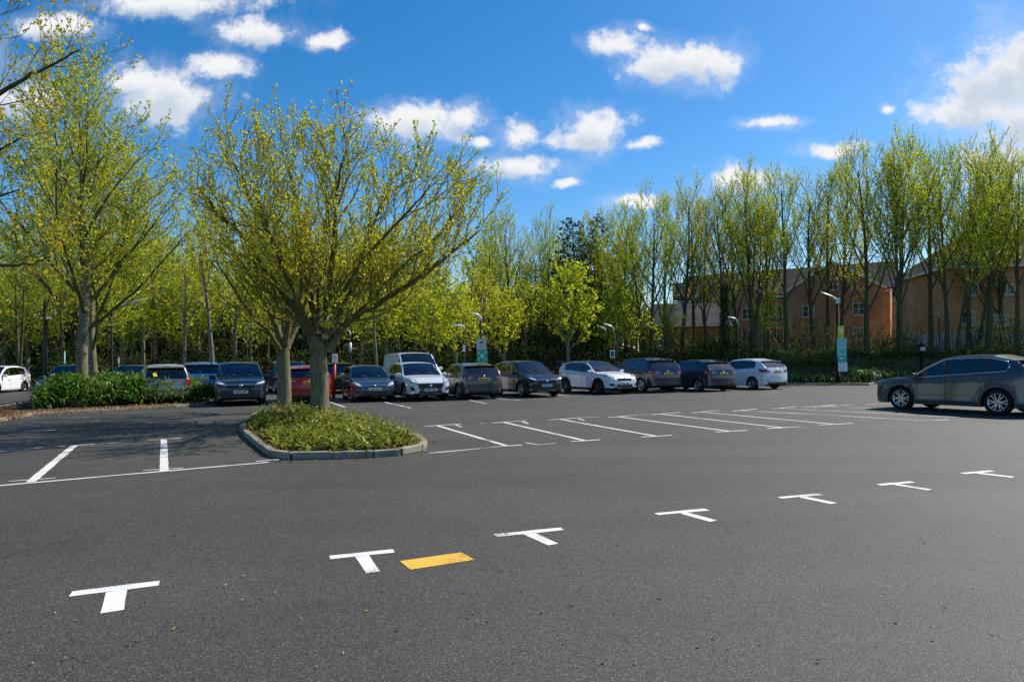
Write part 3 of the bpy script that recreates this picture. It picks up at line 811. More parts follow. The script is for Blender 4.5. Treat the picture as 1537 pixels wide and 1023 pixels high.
# pale-barked forking tree
lv = [dict(segs=10, wander=.035, up=.06, sides=9, taper=.3, flare=1.2),
      dict(segs=8, wander=.10, up=.10, sides=6, n=13, start=.42, ang=46, angv=12, angtop=.4, len=4.8, shrink=.55, rr=.5, taper=.25),
      dict(segs=6, wander=.14, up=.10, sides=4, start=.15, ang=40, angv=13, len=2.0, shrink=.45, rr=.5, taper=.35, n=5, per_m=1.8, rmin=.012),
      dict(segs=4, wander=.15, up=.10, sides=3, start=.15, ang=38, angv=13, len=.9, shrink=.35, rr=.5, taper=.5, n=3, per_m=2.3, rmin=.008)]
lf = dict(size=.15, k=1.0, tip=1.8, spread=.10, start=.2); lf['from'] = 2
PALE = []
for s in (501, 502):
    T = Tree(s, lv, lf); T.branch(Vector((0, 0, 0)), Vector((.015, 0, 1)), 10.0, .2, 0)
    PALE.append(T.meshes('pale_tree', M['bark_pale'], M['leaf_spring' if s == 501 else 'leaf_green']))
PALE_H = 12.0

def at(px, Y): 
    p = P(px, 541, Y); return Vector((p.x, Y, .08 if Y > 44 else 0))
def height(px, py, Y):
    return P(px, py, Y).z
rt = random.Random(77)
def row(px, Y, top, meshes, H, label, name='tall_tree', group=None, w=1.0):
    h = height(px, top, Y); s = h / H
    return plant_tree(meshes, at(px, Y), rt.uniform(0, 6.28), (s * w, s * w, s), label, name, 'tree', group)

GR = 'tall budding trees lining the far edge of the car park'
for px, Y, top, k, w, lab in [
    (940, 53, 300, 0, .95, 'pale-trunked tall tree above the roof of the grey estate-like SUV'),
    (977, 50, 285, 1, .95, 'twin-stemmed tall tree in front of the low slate-roofed house'),
    (1022, 54, 276, 5, 1.0, 'yellow-tipped tall tree over the left end of the slate roof'),
    (1060, 55, 298, 0, .85, 'slim tall tree just beside the ivy-clad trunk'),
    (1130, 52, 262, 6, 1.0, 'tall tree right of the ivy-clad trunk, before the first brick gable'),
    (1180, 51, 246, 4, .95, 'tall tree rising over the white hatchback with red tail lights'),
    (1222, 54, 262, 5, 1.0, 'tall tree between the two brick gables, behind the white lamp head'),
    (1262, 57, 236, 2, .85, 'yellow-tipped tall tree directly behind the lamp post with signs'),
    (1302, 50, 210, 0, .95, 'thick tall trunk in front of the right brick gable'),
    (1350, 50, 216, 6, 1.0, 'tall tree at the gap between the two brick buildings'),
    (1398, 53, 212, 4, .9, 'tall tree at the near corner of the hipped-roof block'),
    (1424, 50, 224, 1, .85, 'twin-stemmed tall tree against the hipped-roof brick block'),
    (1482, 51, 216, 5, 1.05, 'tall tree above the rear window of the dark grey SUV'),
    (1528, 50, 236, 4, .95, 'last tall tree at the frame edge over the SUV tail'),
    (1600, 52, 230, 2, .95, 'tall tree beyond the frame edge past the SUV'),
]:
    row(px, Y, top, TALL[k], TALL_H, lab, 'tall_tree', GR, w)
ti = row(1088, 49, 298, IVY, 17.6, 'dark tall tree with its trunk wrapped in ivy', 'ivy_clad_tree', GR, .9)
o = bpy.data.objects.new('ivy', IVY_LEAF); col.objects.link(o); o.parent = ti

GW = 'trees of the wooded edge behind the parked cars'
for px, Y, top, me_, H, w, nm, lab in [
    (853, 45.5, 400, ROUND, 8.6, 1.05, 'small_tree', 'small rounded tree in bright yellow-green leaf behind the white crossover'),
    (683, 43, 432, ROUND2, 9.2, 1.2, 'small_tree', 'small loose green tree left of the grey and green sign'),
    (868, 54, 338, CON[0], 15.3, 1.25, 'evergreen_tree', 'dark evergreen directly behind the small bright tree'),
    (906, 57, 330, CON[1], 15.3, 1.2, 'evergreen_tree', 'dark evergreen right of the small bright tree'),
    (660, 64, 405, CON[1], 15.3, 1.2, 'evergreen_tree', 'dark evergreen above the white van'),
    (795, 60, 400, CON[0], 15.3, 1.3, 'evergreen_tree', 'dark evergreen low between the lamp sign and small tree'),
    (566, 41, 360, PALE[0], PALE_H, .85, 'pale_tree', 'pale-barked tree rising behind the white van and dark hatchback'),
    (600, 56, 345, TALL[2], TALL_H, .95, 'tall_tree', 'tall thin tree just beyond the white van roof'),
    (640, 55, 330, TALL[0], TALL_H, .95, 'tall_tree', 'tall tree right of the white van in the wooded edge'),
    (735, 52, 326, TALL[4], TALL_H, .95, 'tall_tree', 'tall tree behind the lamp with grey and green sign'),
    (770, 55, 318, TALL[2], TALL_H, .95, 'tall_tree', 'yellowish tall tree over the black crossover'),
    (822, 58, 318, TALL[1], TALL_H, .85, 'tall_tree', 'tall tree between the black crossover and the small bright tree'),
    (697, 47, 445, PALE[1], PALE_H, .8, 'pale_tree', 'short forked pale trunk behind the curved lamp'),
    (320, 33, 330, PALE[0], PALE_H, .95, 'pale_tree', 'pale birch-like trunk beside the navy SUV at the end of the shrub bed'),
    (275, 45, 380, PALE[1], PALE_H, 1.0, 'pale_tree', 'pale-barked spreading tree behind the blue SUV'),
    (233, 50, 350, PALE[0], PALE_H, .95, 'pale_tree', 'pale-barked tree above the silver hatchback roof'),
    (352, 47, 375, PALE[1], PALE_H, 1.0, 'pale_tree', 'pale-barked tree over the navy SUV'),
    (400, 54, 350, TALL[2], TALL_H, 1.0, 'tall_tree', 'tall tree seen between navy SUV and red hatchback'),
    (525, 52, 350, TALL[1], TALL_H, .95, 'tall_tree', 'twin-stemmed tree behind the dark blue hatchback'),
    (28, 50, 330, TALL[1], TALL_H, 1.0, 'tall_tree', 'twin-stemmed tall tree behind the white car at the frame edge'),
    (68, 54, 300, TALL[4], TALL_H, 1.0, 'tall_tree', 'tall tree behind the dark blue car beyond the bed'),
    (110, 60, 320, TALL[0], TALL_H, 1.0, 'tall_tree', 'tall tree showing just left of the broad bed tree'),
    (185, 58, 320, TALL[3], TALL_H, 1.0, 'tall_tree', 'tall tree over the black car beside the long-armed lamp'),
    (305, 60, 330, TALL[0], TALL_H, 1.0, 'tall_tree', 'tall tree far behind the birch-like trunk'),
    (455, 60, 340, TALL[4], TALL_H, 1.0, 'tall_tree', 'tall tree far behind the island trunks'),
    (-40, 52, 300, TALL[2], TALL_H, 1.0, 'tall_tree', 'tall tree beyond the frame edge behind the white car'),
]:
    row(px, Y, top, me_, H, lab, nm, GW, w)

GR3 = 'second line of slender trees before the brick buildings'
for px, top, k in ((905, 322, 3), (1000, 292, 0), (1042, 290, 4), (1108, 288, 2), (1155, 264, 0), (1243, 252, 4), (1455, 226, 3), (1507, 230, 2)):
    row(px, 56.5, top, TALL[k], TALL_H, 'slender tall tree of the second line, glimpsed between the front row trunks', 'slender_tree', GR3, .95)
GR4 = 'small spreading trees under the tall wooded edge'
for px, Y, top, me_, H in ((578, 47, 420, ROUND2, 9.2), (622, 50, 430, PALE[1], PALE_H), (652, 46, 440, ROUND2, 9.2), (722, 49, 415, PALE[0], PALE_H), (758, 47, 440, ROUND2, 9.2), (790, 50, 430, PALE[1], PALE_H),
        (925, 49, 430, ROUND2, 9.2), (185, 47, 430, ROUND2, 9.2), (215, 52, 415, PALE[1], PALE_H), (255, 50, 420, ROUND2, 9.2), (300, 50, 410, ROUND2, 9.2), (375, 50, 420, ROUND2, 9.2), (425, 48, 400, PALE[1], PALE_H), (500, 50, 405, ROUND2, 9.2), (540, 48, 410, PALE[1], PALE_H),
        (955, 51, 445, ROUND2, 9.2), (1000, 53, 455, PALE[1], PALE_H), (1150, 54, 440, PALE[1], PALE_H), 
        (40, 56, 420, ROUND2, 9.2), (95, 58, 410, PALE[1], PALE_H), (5, 58, 415, ROUND2, 9.2)):
    row(px, Y, top, me_, H, 'low spreading young tree in fresh leaf beneath the taller wooded edge', 'young_tree', GR4, 1.2)

# ---- far wood: one mass of many simple trees
lvw = [dict(segs=6, wander=.05, up=.05, sides=5, taper=.2),
       dict(segs=5, wander=.12, up=.13, sides=3, n=16, start=.18, ang=44, angv=12, len=5.0, shrink=.6, rr=.45, taper=.4, rmin=.045),
       dict(segs=3, wander=.15, up=.13, sides=3, start=.15, ang=38, angv=14, len=2.0, shrink=.4, rr=.5, taper=.5, n=4, per_m=1.2, rmin=.03)]
lfw = dict(size=.32, k=2.2, tip=3.0, spread=.30, start=.15); lfw['from'] = 1
wood = MB(); protos = []
for s in range(4):
    T = Tree(600 + s, lvw, lfw); T.branch(Vector((0, 0, 0)), Vector((0, 0, 1)), 13.5, .22, 0)
    protos.append((T.wood, T.crown))
rw = random.Random(9)
spots = []
for i in range(124):
    px = -280 + i * 10.2 + rw.uniform(-6, 6)
    if px > 960: px = 480 + rw.uniform(-420, 420)
    spots.append((px, rw.uniform(62, 104)))
for px, Y in spots:
    w_, c_ = rw.choice(protos)
    q = at(px, Y); a = rw.uniform(0, 6.28); s = rw.uniform(.75, 1.02) * (1.0 if Y < 80 else 1.1); ca, sa = math.cos(a) * s, math.sin(a) * s
    tint = rw.choice((1, 1, 1, 2, 2, 3))
    for mbx in (w_, c_):
        o = len(wood.v)
        wood.v += [(q.x + x * ca - y * sa, q.y + x * sa + y * ca, q.z + z * s) for x, y, z in mbx.v]
        wood.f += [tuple(i + o for i in f) for f in mbx.f]
        wood.m += [tint if (mm == 1 and mbx is c_) else (4 if mbx is c_ else 0) for mm in mbx.m]; wood.s += mbx.s
tag(wood.build('woodland', [M['bark_dark'], M['leaf_green'], M['leaf_spring'], M['leaf_under'], M['twig_far']]), 'far wood of budding trees closing the view behind the car park', 'woodland', kind='stuff')
# ------------------------------------------------------------------ planting
def leaf_quad(mb, p, a, n, L, w, mat=0):
    """bent leaf of two quads along a, folded about n"""
    b = a.cross(n)
    if b.length < .01: return
    b.normalize()
    o = len(mb.v)
    mid = p + a * (L * .5) + n * (L * .12); tip = p + a * L - n * (L * .10)
    mb.v += [tuple(p), tuple(mid + b * w), tuple(tip), tuple(mid - b * w)]
    mb.f.append((o, o + 1, o + 2, o + 3)); mb.m.append(mat); mb.s.append(False)

def strap(mb, p, az, L, lean, w, mat=0, segs=4, droop=1.0):
    """arching strap leaf"""
    o = len(mb.v); h = Vector((math.cos(az), math.sin(az), 0)); s = Vector((-math.sin(az), math.cos(az), 0))
    q = p.copy(); el = PI / 2 - lean
    for i in range(segs + 1):
        t = i / segs; ww = w * (1 - t ** 2.2) + .002
        mb.v += [tuple(q - s * ww), tuple(q + s * ww)]
        el -= droop * (.35 + t) * .62
        q = q + (h * math.cos(el) + Vector((0, 0, math.sin(el)))) * (L / segs)
    for i in range(segs):
        a = o + 2 * i
        mb.f.append((a, a + 1, a + 3, a + 2)); mb.m.append(mat); mb.s.append(True)

def inside(poly, x, y):
    c = False; n = len(poly); j = n - 1
    for i in range(n):
        xi, yi = poly[i]; xj, yj = poly[j]
        if (yi > y) != (yj > y) and x < (xj - xi) * (y - yi) / (yj - yi) + xi: c = not c
        j = i
    return c
def edge_dist(poly, x, y):
    best = 1e9; p = Vector((x, y)); n = len(poly)
    for i in range(n):
        a = Vector(poly[i]); b = Vector(poly[(i + 1) % n]); ab = b - a
        t = max(0, min(1, (p - a).dot(ab) / max(1e-9, ab.length_squared)))
        best = min(best, (p - a - ab * t).length)
    return best
def bbox(poly):
    xs = [p[0] for p in poly]; ys = [p[1] for p in poly]
    return min(xs), max(xs), min(ys), max(ys)

# ---- near island
ISL_PX = [(364, 646), (372, 656), (390, 671), (409, 685), (440, 689), (500, 688), (560, 686), (600, 683), (630, 677), (637, 670), (628, 663),
          (590, 645), (540, 634), (480, 624), (420, 619), (385, 624), (368, 634)]
ISL = [xy(G(*p)) for p in ISL_PX]
kerb_strip(ISL, 'kerb', w=.13, h=.125, stone=.85, closed=True)
mb = MB(); mb.add([(x, y, .10) for x, y in ISL], [tuple(range(len(ISL)))])
tag(mb.build('planting_soil', M['soil']), kind='structure')
r = random.Random(3); mb = MB(); x0, x1, y0, y1 = bbox(ISL); cnt = 0
clumps = []
while len(clumps) < 210:
    x, y = r.uniform(x0, x1), r.uniform(y0, y1)
    if inside(ISL, x, y) and edge_dist(ISL, x, y) > .22: clumps.append((x, y))
for x, y in clumps:
    e = edge_dist(ISL, x, y); hh = (.26 + .26 * min(1, e / .9)) * r.uniform(.55, 1.25)
    for k in range(r.randint(20, 32)):
        az = r.uniform(0, 2 * PI); d = r.uniform(0, .13)
        p = Vector((x + math.cos(az) * d, y + math.sin(az) * d, .10))
        strap(mb, p, az + r.uniform(-.4, .4), hh * r.uniform(.65, 1.4), r.uniform(.05, 1.0), r.uniform(.013, .027), 0, 4, r.uniform(.7, 1.7))
    for k in range(9):
        az = r.uniform(0, 6.28); d = r.uniform(0, .25)
        leaf_quad(mb, Vector((x + math.cos(az) * d, y + math.sin(az) * d, .10 + hh * r.uniform(.3, .8))), Vector((math.cos(az), math.sin(az), r.uniform(-.3, .9))).normalized(), Vector((0, 0, 1)), r.uniform(.07, .16), r.uniform(.012, .026))
tag(mb.build('strap_leaf_planting', M['leaf_strap']), 'low yellow-green strap-leaved ground cover filling the kerbed island', 'ground cover', kind='stuff')

# ---- long shrub bed
BED_PX = [(-30, 640), (0, 632), (45, 624), (150, 618), (250, 612), (306, 608), (312, 603), (306, 598), (220, 599), (120, 600), (40, 606), (-30, 618)]
BED = [xy(G(*p)) for p in BED_PX]
kerb_strip(BED, 'kerb', w=.13, h=.11, stone=.9, closed=True)
mb = MB(); mb.add([(x, y, .09) for x, y in BED], [tuple(range(len(BED)))])
tag(mb.build('planting_soil', M['soil']), kind='structure')
SH = [xy(G(*p)) for p in [(48, 618), (90, 616), (180, 612.5), (260, 608.5), (303, 606), (306, 601), (215, 600.5), (120, 601.5), (60, 606)]]
r = random.Random(4); mb = MB(); x0, x1, y0, y1 = bbox(SH); n = 0
while n < 14000:
    x, y = r.uniform(x0, x1), r.uniform(y0, y1)
    if not inside(SH, x, y): continue
    e = edge_dist(SH, x, y); lump = .88 + .16 * math.sin(x * 2.1 + 1) * math.sin(y * 2.7) + .10 * math.sin(x * 5.3)
    top = (.30 + .80 * min(1, (e / .55) ** .6)) * lump
    z = .1 + top * (r.random() ** .45)
    a = Vector((r.uniform(-1, 1), r.uniform(-1, 1), r.uniform(-.2, .9))).normalized()
    leaf_quad(mb, Vector((x, y, z)), a, Vector((0, 0, 1)), r.uniform(.14, .34), r.uniform(.022, .05))
    n += 1
for i in range(900):
    while True:
        x, y = r.uniform(x0, x1), r.uniform(y0, y1)
        if inside(SH, x, y): break
    e = edge_dist(SH, x, y)
    strap(mb, Vector((x, y, .1 + .45 * min(1, e / .5))), r.uniform(0, 6.28), r.uniform(.45, .8), r.uniform(.1, .8), r.uniform(.014, .026), 0, 4, 1.0)
tag(mb.build('shrub_bed', M['leaf_shrub']), 'long bed of leafy green shrubs under the broad tree', 'shrub bed', kind='stuff')
# dry stalks and leaf litter along the bed and the island
r = random.Random(8); mb = MB()
def litter_at(x, y, z, s=1.0):
    a = Vector((r.uniform(-1, 1), r.uniform(-1, 1), r.uniform(-.1, .25))).normalized()
    leaf_quad(mb, Vector((x, y, z)), a, Vector((0, 0, 1)), r.uniform(.05, .12) * s, r.uniform(.014, .035) * s)
for poly, nn, pad in ((ISL, 420, .5), (BED, 900, .7)):
    x0, x1, y0, y1 = bbox(poly); k = 0
    while k < nn:
        x, y = r.uniform(x0 - pad, x1 + pad), r.uniform(y0 - pad, y1 + pad); ins = inside(poly, x, y); e = edge_dist(poly, x, y)
        if ins:
            if e < .7: litter_at(x, y, .125); k += 1
        elif e < pad * r.random() ** 2: litter_at(x, y, .014); k += 1
for i in range(260):
    px, py = r.uniform(0, 1537), r.uniform(640, 1010); q = G(px, py); litter_at(q.x, q.y, .012, r.uniform(.18, .4))
for i in range(500):
    p = BED[r.randint(0, 4)]; q = BED[min(5, r.randint(1, 5))]; t_ = r.random()
    x, y = p[0] + (q[0] - p[0]) * t_, p[1] + (q[1] - p[1]) * t_
    strap(mb, Vector((x + r.uniform(-.2, .2), y + r.uniform(.1, .55), .1)), r.uniform(0, 6.28), r.uniform(.15, .4), r.uniform(.5, 1.3), .008, 0, 3, 1.1)
tag(mb.build('leaf_litter', M['litter']), 'dry brown fallen leaves scattered along kerbs and asphalt', 'leaf litter', kind='stuff')

# ---- undergrowth along the far edge, and the clipped hedge on the right
def edge_y(x):
    for (xa, ya), (xb, yb) in zip(VERGE[:-1], VERGE[1:]):
        if xa <= x <= xb: return ya + (yb - ya) * (x - xa) / (xb - xa)
    return 60
r = random.Random(12); mb = MB()
for i in range(30000):
    x = r.uniform(-62, 46); 
    right_part = x > 12
    y = (edge_y(x) if not right_part else 46.0) + 2.5 + r.random() ** 1.5 * 14
    hmax = ((2.7 if x < 27 else 1.6) if right_part else 3.3) * (.75 + .35 * math.sin(x * .7) * math.sin(x * .23 + 1)) * (.5 + .5 * min(1, (y - edge_y(x)) / 6))
    z = .1 + hmax * r.random() ** .6
    a = rvec(r); a.z = abs(a.z) * .6
    leaf_quad(mb, Vector((x, y, z)), a.normalized(), Vector((0, 0, 1)), r.uniform(.25, .55), r.uniform(.06, .14))
for i in range(2600):
    x = r.uniform(-50, 34); y = edge_y(x) + r.uniform(.4, 4.0)
    strap(mb, Vector((x, y, .1)), r.uniform(0, 6.28), r.uniform(.5, 1.4), r.uniform(.05, .7), .022, 0, 4, .8)
# bare leaning stems in the undergrowth
for i in range(420):
    x = r.uniform(-60, 44); y = edge_y(x) + r.uniform(2, 12); h = r.uniform(1.5, 5.0)
    p = Vector((x, y, 0)); d = Vector((r.uniform(-.35, .35), r.uniform(-.2, .2), 1)); pts = [p]
    for k in range(4):
        d = d + rvec(r) * .22; pts.append(pts[-1] + d.normalized() * h / 4)
    mb.tube(pts, [.035, .03, .024, .016, .008], 4, 1, cap=False)
# taller bushes further back that close the view under the crowns
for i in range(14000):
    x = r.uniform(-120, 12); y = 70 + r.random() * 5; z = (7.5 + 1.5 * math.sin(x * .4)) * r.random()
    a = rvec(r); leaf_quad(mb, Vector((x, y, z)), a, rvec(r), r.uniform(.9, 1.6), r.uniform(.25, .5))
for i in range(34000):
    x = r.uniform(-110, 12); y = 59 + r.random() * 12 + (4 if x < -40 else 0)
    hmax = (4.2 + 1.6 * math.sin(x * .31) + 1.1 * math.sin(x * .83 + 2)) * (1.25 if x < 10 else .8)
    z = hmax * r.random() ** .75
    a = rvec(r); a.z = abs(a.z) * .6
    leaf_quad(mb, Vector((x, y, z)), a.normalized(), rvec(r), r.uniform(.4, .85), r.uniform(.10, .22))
# patchy brown-green thicket half hiding the lower storeys
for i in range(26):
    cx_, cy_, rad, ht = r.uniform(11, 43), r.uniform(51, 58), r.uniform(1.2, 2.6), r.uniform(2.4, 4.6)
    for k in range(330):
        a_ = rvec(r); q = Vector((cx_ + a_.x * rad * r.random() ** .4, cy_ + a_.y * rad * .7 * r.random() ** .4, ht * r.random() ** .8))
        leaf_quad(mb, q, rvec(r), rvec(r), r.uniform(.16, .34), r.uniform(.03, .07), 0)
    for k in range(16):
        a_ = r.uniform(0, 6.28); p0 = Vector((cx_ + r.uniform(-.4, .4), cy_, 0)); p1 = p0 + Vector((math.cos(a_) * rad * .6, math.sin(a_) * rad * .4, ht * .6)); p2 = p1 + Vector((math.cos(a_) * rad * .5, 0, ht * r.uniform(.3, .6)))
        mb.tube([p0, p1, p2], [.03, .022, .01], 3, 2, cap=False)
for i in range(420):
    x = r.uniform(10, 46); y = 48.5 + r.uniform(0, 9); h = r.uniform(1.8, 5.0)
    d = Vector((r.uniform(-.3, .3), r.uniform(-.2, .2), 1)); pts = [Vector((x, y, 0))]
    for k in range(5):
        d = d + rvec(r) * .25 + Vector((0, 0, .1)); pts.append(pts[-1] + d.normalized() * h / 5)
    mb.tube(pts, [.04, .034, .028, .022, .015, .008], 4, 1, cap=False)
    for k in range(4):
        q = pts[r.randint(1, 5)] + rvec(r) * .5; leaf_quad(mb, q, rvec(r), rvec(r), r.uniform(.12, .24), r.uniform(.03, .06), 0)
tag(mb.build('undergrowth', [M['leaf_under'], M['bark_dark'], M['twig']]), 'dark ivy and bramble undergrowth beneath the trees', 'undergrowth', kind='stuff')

def hedge(p0, p1, h, d, label, seed):
    r = random.Random(seed); L = (p1 - p0).length; ax = (p1 - p0).normalized(); nr = Vector((-ax.y, ax.x, 0)); mb = MB()
    for i in range(int(L * 420)):
        u = r.uniform(0, L); v = r.uniform(-d / 2, d / 2); top = h * (1 + .06 * math.sin(u * 1.3) + .04 * math.sin(u * 3.7))
        z = top * (r.random() ** .5); 
        if abs(v) < d * .3 and z < top * .75: z = top * r.uniform(.75, 1)
        a = rvec(r)
        leaf_quad(mb, p0 + ax * u + nr * v + Vector((0, 0, z)), a, rvec(r), r.uniform(.10, .24), r.uniform(.03, .06))
    # woody core
    mb.prism([xy(p0 + nr * d * .2), xy(p1 + nr * d * .2), xy(p1 - nr * d * .2), xy(p0 - nr * d * .2)], .05, h * .8, 1)
    return tag(mb.build('hedge', [M['leaf_dark'], M['bark_dark']]), label, 'hedge')
hedge(at(1040, 48.5), at(1600, 48.5), 2.0, 1.4, 'dark clipped hedge running behind the sign lamp and the grey SUV', 41)
hedge(at(1170, 45.2), at(1262, 44.6), 1.35, 1.1, 'lower brown-green hedge between the white hatchback and the sign lamp', 42)
hedge(at(700, 48), at(1010, 47.5), 1.0, 1.0, 'low dark hedge behind the middle of the parked row', 43)
hedge(at(-60, 61.5), at(75, 60.6), 1.5, 1.2, 'hedge behind the white car at the frame edge', 44)

def fern(px, Y, n, L, label, seed):
    r = random.Random(seed); mb = MB()
    for i in range(n):
        az = r.uniform(0, 6.28)
        strap(mb, Vector((r.uniform(-.25, .25), r.uniform(-.25, .25), 0)), az, L * r.uniform(.7, 1.2), r.uniform(.1, .6), r.uniform(.02, .04), 0, 5, .95)
    o = mb.build('fern', M['leaf_shrub']); o.location = at(px, Y); o.location.z = .1
    return tag(o, label, 'fern', 'ferns beside the sign lamp')
hd_ = MB(); r = random.Random(61)
a_, b_e = at(284, 29.2), at(318, 28.6)
for i in range(1500):
    p = a_.lerp(b_e, r.random()) + Vector((r.uniform(-.5, .5), r.uniform(-.5, .5), .75 * r.random() ** .5))
    leaf_quad(hd_, p, rvec(r), Vector((0, 0, 1)), r.uniform(.1, .24), r.uniform(.02, .045))
tag(hd_.build('hedge', M['leaf_strap']), 'small yellow-green bush at the foot of the birch-like trunk', 'bush')
fern(1297, 42.2, 150, 1.9, 'large arching fern right of the sign lamp post', 51)
fern(1196, 42.3, 90, 1.3, 'small fern clump beside the tail of the white hatchback', 52)
fern(1232, 42.0, 80, 1.1, 'small fern clump just left of the sign lamp post', 53)
fern(1345, 44.8, 90, 1.3, 'fern clump in front of the meter post near the grey SUV bonnet', 54)

# ------------------------------------------------------------------ painted bay marks
ZM = .004
def quad_mark(mb, pts, mat=0, z=ZM):
    # subdivide so edges can be slightly ragged
    mb.add([(p.x, p.y, z) for p in pts], [(0, 1, 2, 3)], mat)
def line_mark(mb, a, b, w, mat=0, z=ZM, jit=.006, seed=0):
    a = Vector((a.x, a.y, 0)); b = Vector((b.x, b.y, 0)); d = b - a; L = d.length; d.normalize(); nr = Vector((-d.y, d.x, 0)) * (w / 2)
    n = max(2, int(L / .18)); rr = random.Random(seed + int(L * 1000)); o = len(mb.v)
    for i in range(n + 1):
        p = a + d * (L * i / n)
        j1, j2 = rr.uniform(-jit, jit), rr.uniform(-jit, jit)
        mb.v += [(p.x + nr.x * (1 + j1 / w * 2), p.y + nr.y * (1 + j1 / w * 2), z), (p.x - nr.x * (1 + j2 / w * 2), p.y - nr.y * (1 + j2 / w * 2), z)]
    for i in range(n):
        k = o + 2 * i
        mb.f.append((k, k + 1, k + 3, k + 2)); mb.m.append(mat); mb.s.append(False)

TS = [((106, 891.5), (239, 875), (173, 889), (168, 918), .118),
      ((495, 836.5), (591, 826.5), (543, 835), (560, 859), .108),
      ((743, 803.5), (844, 793.5), (793, 801), (831, 817), .102),
      ((985, 771.5), (1061, 764.5), (1024, 769.5), (1071, 782), .098),
      ((1170, 747), (1232, 741.5), (1202, 745.5), (1252, 755.5), .094),
      ((1319, 727.5), (1370, 723), (1344, 727), (1396, 735), .094),
      ((1445, 710.5), (1489, 706.5), (1467, 710), (1521, 716), .094)]
TL = ['white T mark nearest the camera, alone beyond the yellow patch side', 'white T mark touching distance left of the yellow patch',
      'white T mark just right of the yellow patch', 'fourth white T mark along the row, past mid asphalt', 'fifth white T mark along the row counting from the nearest',
      'second-farthest white T mark of the row', 'farthest white T mark of the row, under the dark grey SUV']
for (a, b, c, d, w), lab in zip(TS, TL):
    mb = MB()
    A, B, C, D = G(*a), G(*b), G(*c), G(*d)
    ax = (B - A).normalized(); nr = Vector((ax.y, -ax.x, 0))     # towards the camera
    line_mark(mb, A, B, w)
    mid = A + ax * ((C - A).dot(ax)); dirv = (D - mid).normalized()
    line_mark(mb, mid + dirv * (w * .5 / max(.5, dirv.dot(nr)) + .003), D, w * 1.1)
    o = mb.build('bay_mark', M['white_paint'])
    tag(o, lab, 'road marking', 'white T-shaped bay marks across the near asphalt')
mb = MB(); pts = [G(*p) for p in ((600, 842), (692, 829), (713, 840), (616, 855))]
quad_mark(mb, pts)
tag(mb.build('yellow_patch', M['yellow_paint']), 'yellow painted rectangle on the near asphalt between two T marks', 'road marking')

def marking(lines, label, mat='white_paint', grp=None):
    mb = MB()
    for i, (a, b, w) in enumerate(lines):
        line_mark(mb, G(*a), G(*b), w, seed=i, z=ZM + .0015 * i)
    return tag(mb.build('bay_line', M[mat]), label, 'road marking', grp)
def dashes(lines, label, grp):
    for l in lines: marking([l], label, 'worn_paint', grp)
GL = 'bay lines left of the island'
marking([((-40, 732), (160, 714.5), .085), ((160, 714.5), (404, 693.5), .085), ((384, 692.5), (440, 687.5), .06)], 'long white line along the open ends of the bays before the shrub bed', 'white_paint', GL)
marking([((112, 668), (46, 723), .125), ((88, 669.8), (142, 666.5), .075), ((13, 722.5), (83, 717.5), .045)], 'thick slanted white bay divider with a bar at its far end', 'white_paint', GL)
marking([((246, 659), (246.5, 706.5), .125), ((221, 660.8), (271, 657.2), .075), ((215, 706), (275, 702.3), .045)], 'upright thick white bay divider nearer the kerbed island', 'white_paint', GL)
dashes([((-30, 681), (24, 675), .075), ((34, 674), (66, 671), .07), ((162, 665), (200, 662), .05), ((340, 653), (362, 651), .07)], 'faint broken white dash behind the slanted bay dividers', GL)
marking([((40, 647), (84, 645), .07)], 'short faint white dash before the shrub bed', 'worn_paint', GL)

GR2 = 'bay lines beyond the island'
FAR = [(656, 638.5), (756, 633.5), (840, 629), (928, 625.2), (992, 621.2), (1052, 618.2), (1112, 615.8), (1172, 612.6), (1232, 609.5)]
NEAR = [(763, 669.5), (880, 661.5), (987, 654.8), (1098, 647.5), (1178, 642), (1256, 636.8), (1398, 631.5), (1440, 626), (1490, 620)]
names = ['first white bay line from the kerbed island', 'second white bay line from the kerbed island', 'third white bay line from the kerbed island',
         'fourth white bay line from the kerbed island', 'fifth white bay line from the kerbed island', 'sixth white bay line, fourth from the SUV end',
         'seventh white bay line, third from the SUV end', 'bay line second from the SUV end', 'last white bay line, running under the grey SUV']
for i, (f, n_, lab) in enumerate(zip(FAR, NEAR, names)):
    lines = [(f, n_, .10)]
    k = 24 - i * 1.2
    lines.append(((f[0] - k * .75, f[1] + 1.2), (f[0] + k * 1.5, f[1] - 2.4), .085))
    if i < 7:
        kk = 20 + i
        lines.append(((n_[0] - kk * 1.1, n_[1] + 1.2), (n_[0] + kk, n_[1] - 1.6), .085))
    if i in (0, 1, 2):
        lines.append(((f[0] + 28, f[1] - .8), (f[0] + 37, f[1] + 2.4), .07))
    marking(lines, lab, 'white_paint' if i < 6 else 'worn_paint', GR2)
marking([((644, 680), (720, 673), .075), ((720, 673), (762, 669), .05)], 'long white line running from the island kerb to the first bay line', 'white_paint', GR2)
marking([((788, 664), (808, 667.3), .06), ((808, 667.3), (833, 665.3), .05)], 'faint worn white corner between first and second bay lines', 'worn_paint', GR2)
dashes([((720, 635.5), (728, 635), .07), ((872, 626.6), (903, 625.2), .07), ((962, 622.3), (976, 621.6), .06)], 'short worn white dash between the far ends of the bay lines', GR2)
dashes([((1150, 613), (1165, 612.6), .08), ((1205, 611), (1280, 607), .08), ((1300, 607.4), (1345, 605.6), .08)], 'worn white dash at the far bay ends near the grey SUV', GR2)
GB = 'short bay lines under the parked row'
